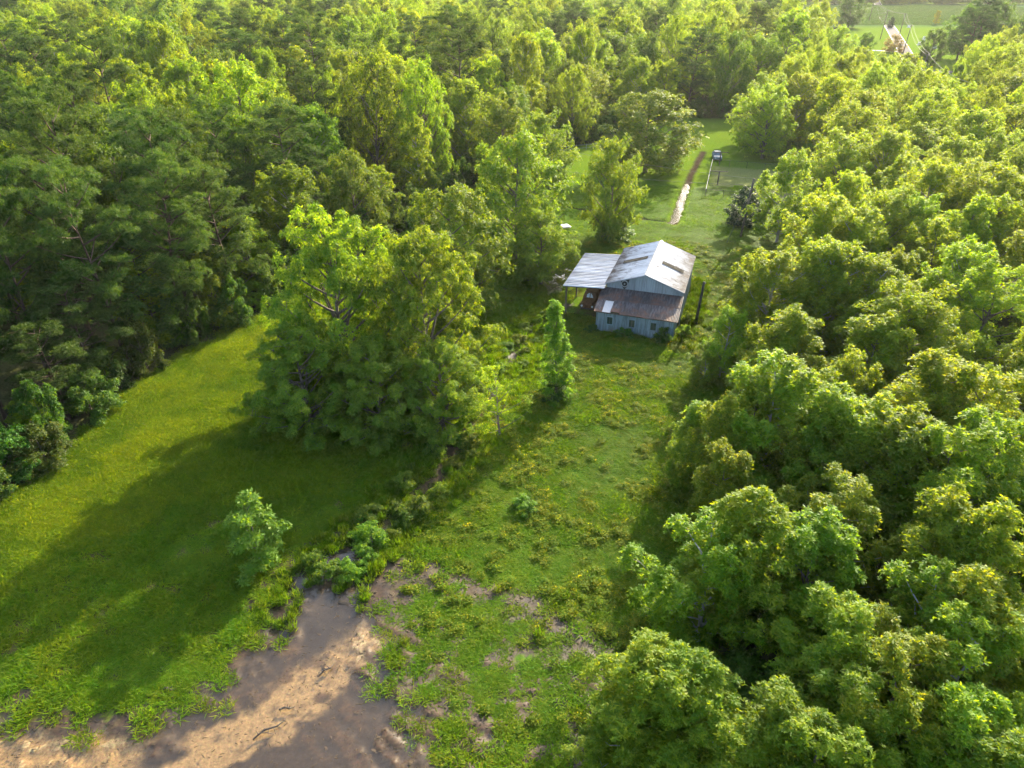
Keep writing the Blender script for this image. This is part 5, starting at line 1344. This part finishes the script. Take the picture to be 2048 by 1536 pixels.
# ------------------------------------------------------------------ road, far house, field things
M['asphalt'] = noise_mat('old_asphalt', [(.07, .068, .066), (.095, .09, .086), (.12, .115, .108)], .8, 1.0, bump=.2, bscale=8, spec=.05)
M['line_paint'] = noise_mat('road_paint', [(.6, .6, .55), (.75, .75, .7)], 3, .7)
def ribbon(name, line, w, z, mat, label=None, kind='structure', off=0.0, parent=None):
    P = []; F = []
    for i, (x, y) in enumerate(line):
        a = line[max(i - 1, 0)]; b = line[min(i + 1, len(line) - 1)]
        dx, dy = b[0] - a[0], b[1] - a[1]; l = math.hypot(dx, dy); nx_, ny_ = dy / l, -dx / l
        P += [(x + nx_ * (off - w / 2), y + ny_ * (off - w / 2), z), (x + nx_ * (off + w / 2), y + ny_ * (off + w / 2), z)]
    for i in range(len(line) - 1): F.append((2 * i, 2 * i + 1, 2 * i + 3, 2 * i + 2))
    o = MB().add(P, F).build(name, mat, parent)
    if parent is None: tag(o, label, kind=kind)
    return o
road = ribbon('road', ROAD, 5.8, .10, M['asphalt'], 'narrow grey country road')
ribbon('edge_line', ROAD, .14, .105, M['line_paint'], parent=road, off=-2.7)
ribbon('edge_line', ROAD, .14, .105, M['line_paint'], parent=road, off=2.7)
ribbon('side_road', [(150, 287), (158, 281), (175, 274), (230, 262)], 6.5, .092, M['asphalt'], 'side road joining the country road')
M['gravel'] = noise_mat('pale_gravel', [(.17, .16, .14), (.25, .24, .22)], 2, .9)
ribbon('driveway', [(141, 358), (156, 352), (172, 345)], 3.2, .085, M['gravel'], 'pale gravel drive to the far house')

M['shingle'] = noise_mat('grey_shingle', [(.16, .16, .17), (.24, .24, .25), (.30, .29, .29)], 2.5, .85, stretch=(1, 1, 3), objrand=.12)
M['brick'] = noise_mat('pale_brick', [(.28, .2, .16), (.38, .29, .24)], 3, .9)
M['house_white'] = noise_mat('house_trim', [(.6, .6, .58), (.7, .7, .68)], 2, .7)
M['pane'] = noise_mat('house_pane', [(.03, .04, .05), (.06, .07, .08)], 2, .1, spec=.7)
def house(x, y, rz, L_, D_, h, rise, label, roofmat):
    e = empty('house', (x, y, 0), rz, label, 'house')
    q = MB(); q.box((0, 0, h / 2), (L_, D_, h)); q.build('wall', M['brick'], e)
    o = .6
    for s_ in (-1, 1):                                   # each slope is laid in courses
        nc = 7
        for c in range(nc):
            f0, f1 = c / nc, (c + 1) / nc
            y0, y1 = s_ * (D_ / 2 + o) * (1 - f0), s_ * (D_ / 2 + o) * (1 - f1)
            z0, z1 = h - .15 + (rise + .15) * f0 + .05, h - .15 + (rise + .15) * f1 + .02
            P = [(-L_ / 2 - o, y0, z0), (L_ / 2 + o, y0, z0), (L_ / 2 + o, y1, z1), (-L_ / 2 - o, y1, z1)]
            P2 = [(a, b, z - .06) for a, b, z in P]
            F = [(0, 1, 2, 3), (7, 6, 5, 4), (0, 4, 5, 1), (1, 5, 6, 2), (2, 6, 7, 3), (3, 7, 4, 0)]
            q = MB().add(P + P2, F if s_ < 0 else [tuple(reversed(t)) for t in F]); q.build('roof_course', M[roofmat], e)
    for sx in (-1, 1):
        q = MB(); q.add([(sx * L_ / 2, -D_ / 2, h), (sx * L_ / 2, D_ / 2, h), (sx * L_ / 2, 0, h + rise - .1)], [(0, 1, 2) if sx > 0 else (2, 1, 0)]); q.build('gable', M['house_white'], e)
    for k in range(4):
        xx = -L_ / 2 + L_ * (k + .5) / 4
        if k == 2:
            q = MB(); q.box((xx, -D_ / 2 - .03, 1.05), (1.0, .06, 2.1)); q.build('door', M['house_white'], e); continue
        q = MB(); q.box((xx, -D_ / 2 - .03, 1.5), (1.3, .06, 1.3)); w = q.build('window', M['house_white'], e)
        q = MB(); q.box((xx, -D_ / 2 - .07, 1.5), (1.1, .02, 1.1)); q.build('pane', M['pane'], w)
    q = MB(); q.box((L_ * .28, .5, h + rise * .8), (.7, .7, 1.4)); q.build('chimney', M['brick'], e)
    return e
house(140, 352, .35, 17, 9, 2.7, 2.6, 'low far house with weathered grey roof among hazy trees', 'shingle')

# pale stones on the grass beyond the road, and two lone field trees
M['stone'] = noise_mat('pale_stone', [(.5, .49, .46), (.66, .65, .62)], 4, .8, bump=.2)
for i, (x, y) in enumerate(((210.5, 402.1), (193.8, 373.3), (193.5, 358.2), (235.5, 471.0), (215.5, 380.1), (222, 415), (203, 388))):
    e = empty('grave_stone', (x, y, 0), rnd.uniform(-.2, .2), '%s nearest small pale stone on the grass beyond the road' % ordw([5, 2, 1, 7, 3, 6, 4][i]), 'stone', 'pale stones on the far grass')
    q = MB(); q.box((0, 0, .12), (1.9, .9, .24)); q.build('plinth', M['stone'], e)
    q = MB(); q.box((0, 0, .75), (1.5, .35, 1.05), 0, .92); q.build('slab', M['stone'], e)
place('maple', 262, 492, 8, 2.6, 'left of two lone small trees at the edge of the crop field', None, (.8, .6, .6))
place('maple', 284, 490, 7, 2.2, 'right of two lone small trees at the edge of the crop field', None, (.9, .65, .6))
place('magnolia', 223, 468, 6, 2.2, 'dark upright bush at the corner of the crop field', None, (.8, .8, .8))
# crop rows
M['crop'] = leaf_mat('crop_leaf', (.05, .105, .035), (.07, .14, .05), (.10, .17, .065), trans=.2, spec=.0, rough=.9, instanced=True)
rc = np.random.default_rng(44); n = 9000
cx_ = rc.uniform(180, 420, n); cy_ = 488 + np.round(rc.uniform(0, 205, n) / 2.2) * 2.2 + rc.normal(0, .2, n)
cm_ = patch_mesh('crop_patch', 'leaf', 990, 60, .9); cm_.data.materials.clear(); cm_.data.materials.append(M['crop'])
c = bpy.data.collections.new('source_crop'); c.objects.link(cm_)
scatter('crop_rows', c, np.stack([cx_, cy_, np.zeros(n)], 1), np.tile(np.array([[2.6, 1.0, .9]]), (n, 1)) * rc.uniform(.8, 1.2, (n, 1)), np.ones((n, 3)), 'pale green crop growing in rows in the far field', 12, rot=np.zeros(n))

# ------------------------------------------------------------------ air
hz = MB(); hz.box((0, 1150, 24), (3400, 2700, 52))
hm = bpy.data.materials.new('haze'); hm.use_nodes = True
hn = hm.node_tree; hn.nodes.clear()
ho = hn.nodes.new('ShaderNodeOutputMaterial'); hv = hn.nodes.new('ShaderNodeVolumePrincipled')
hv.inputs['Color'].default_value = (.95, .95, .92, 1)
hv.inputs['Density'].default_value = .00006
hv.inputs['Anisotropy'].default_value = .35
hn.links.new(hv.outputs[0], ho.inputs['Volume'])
tag(hz.build('haze', hm), 'thin summer haze', kind='stuff')
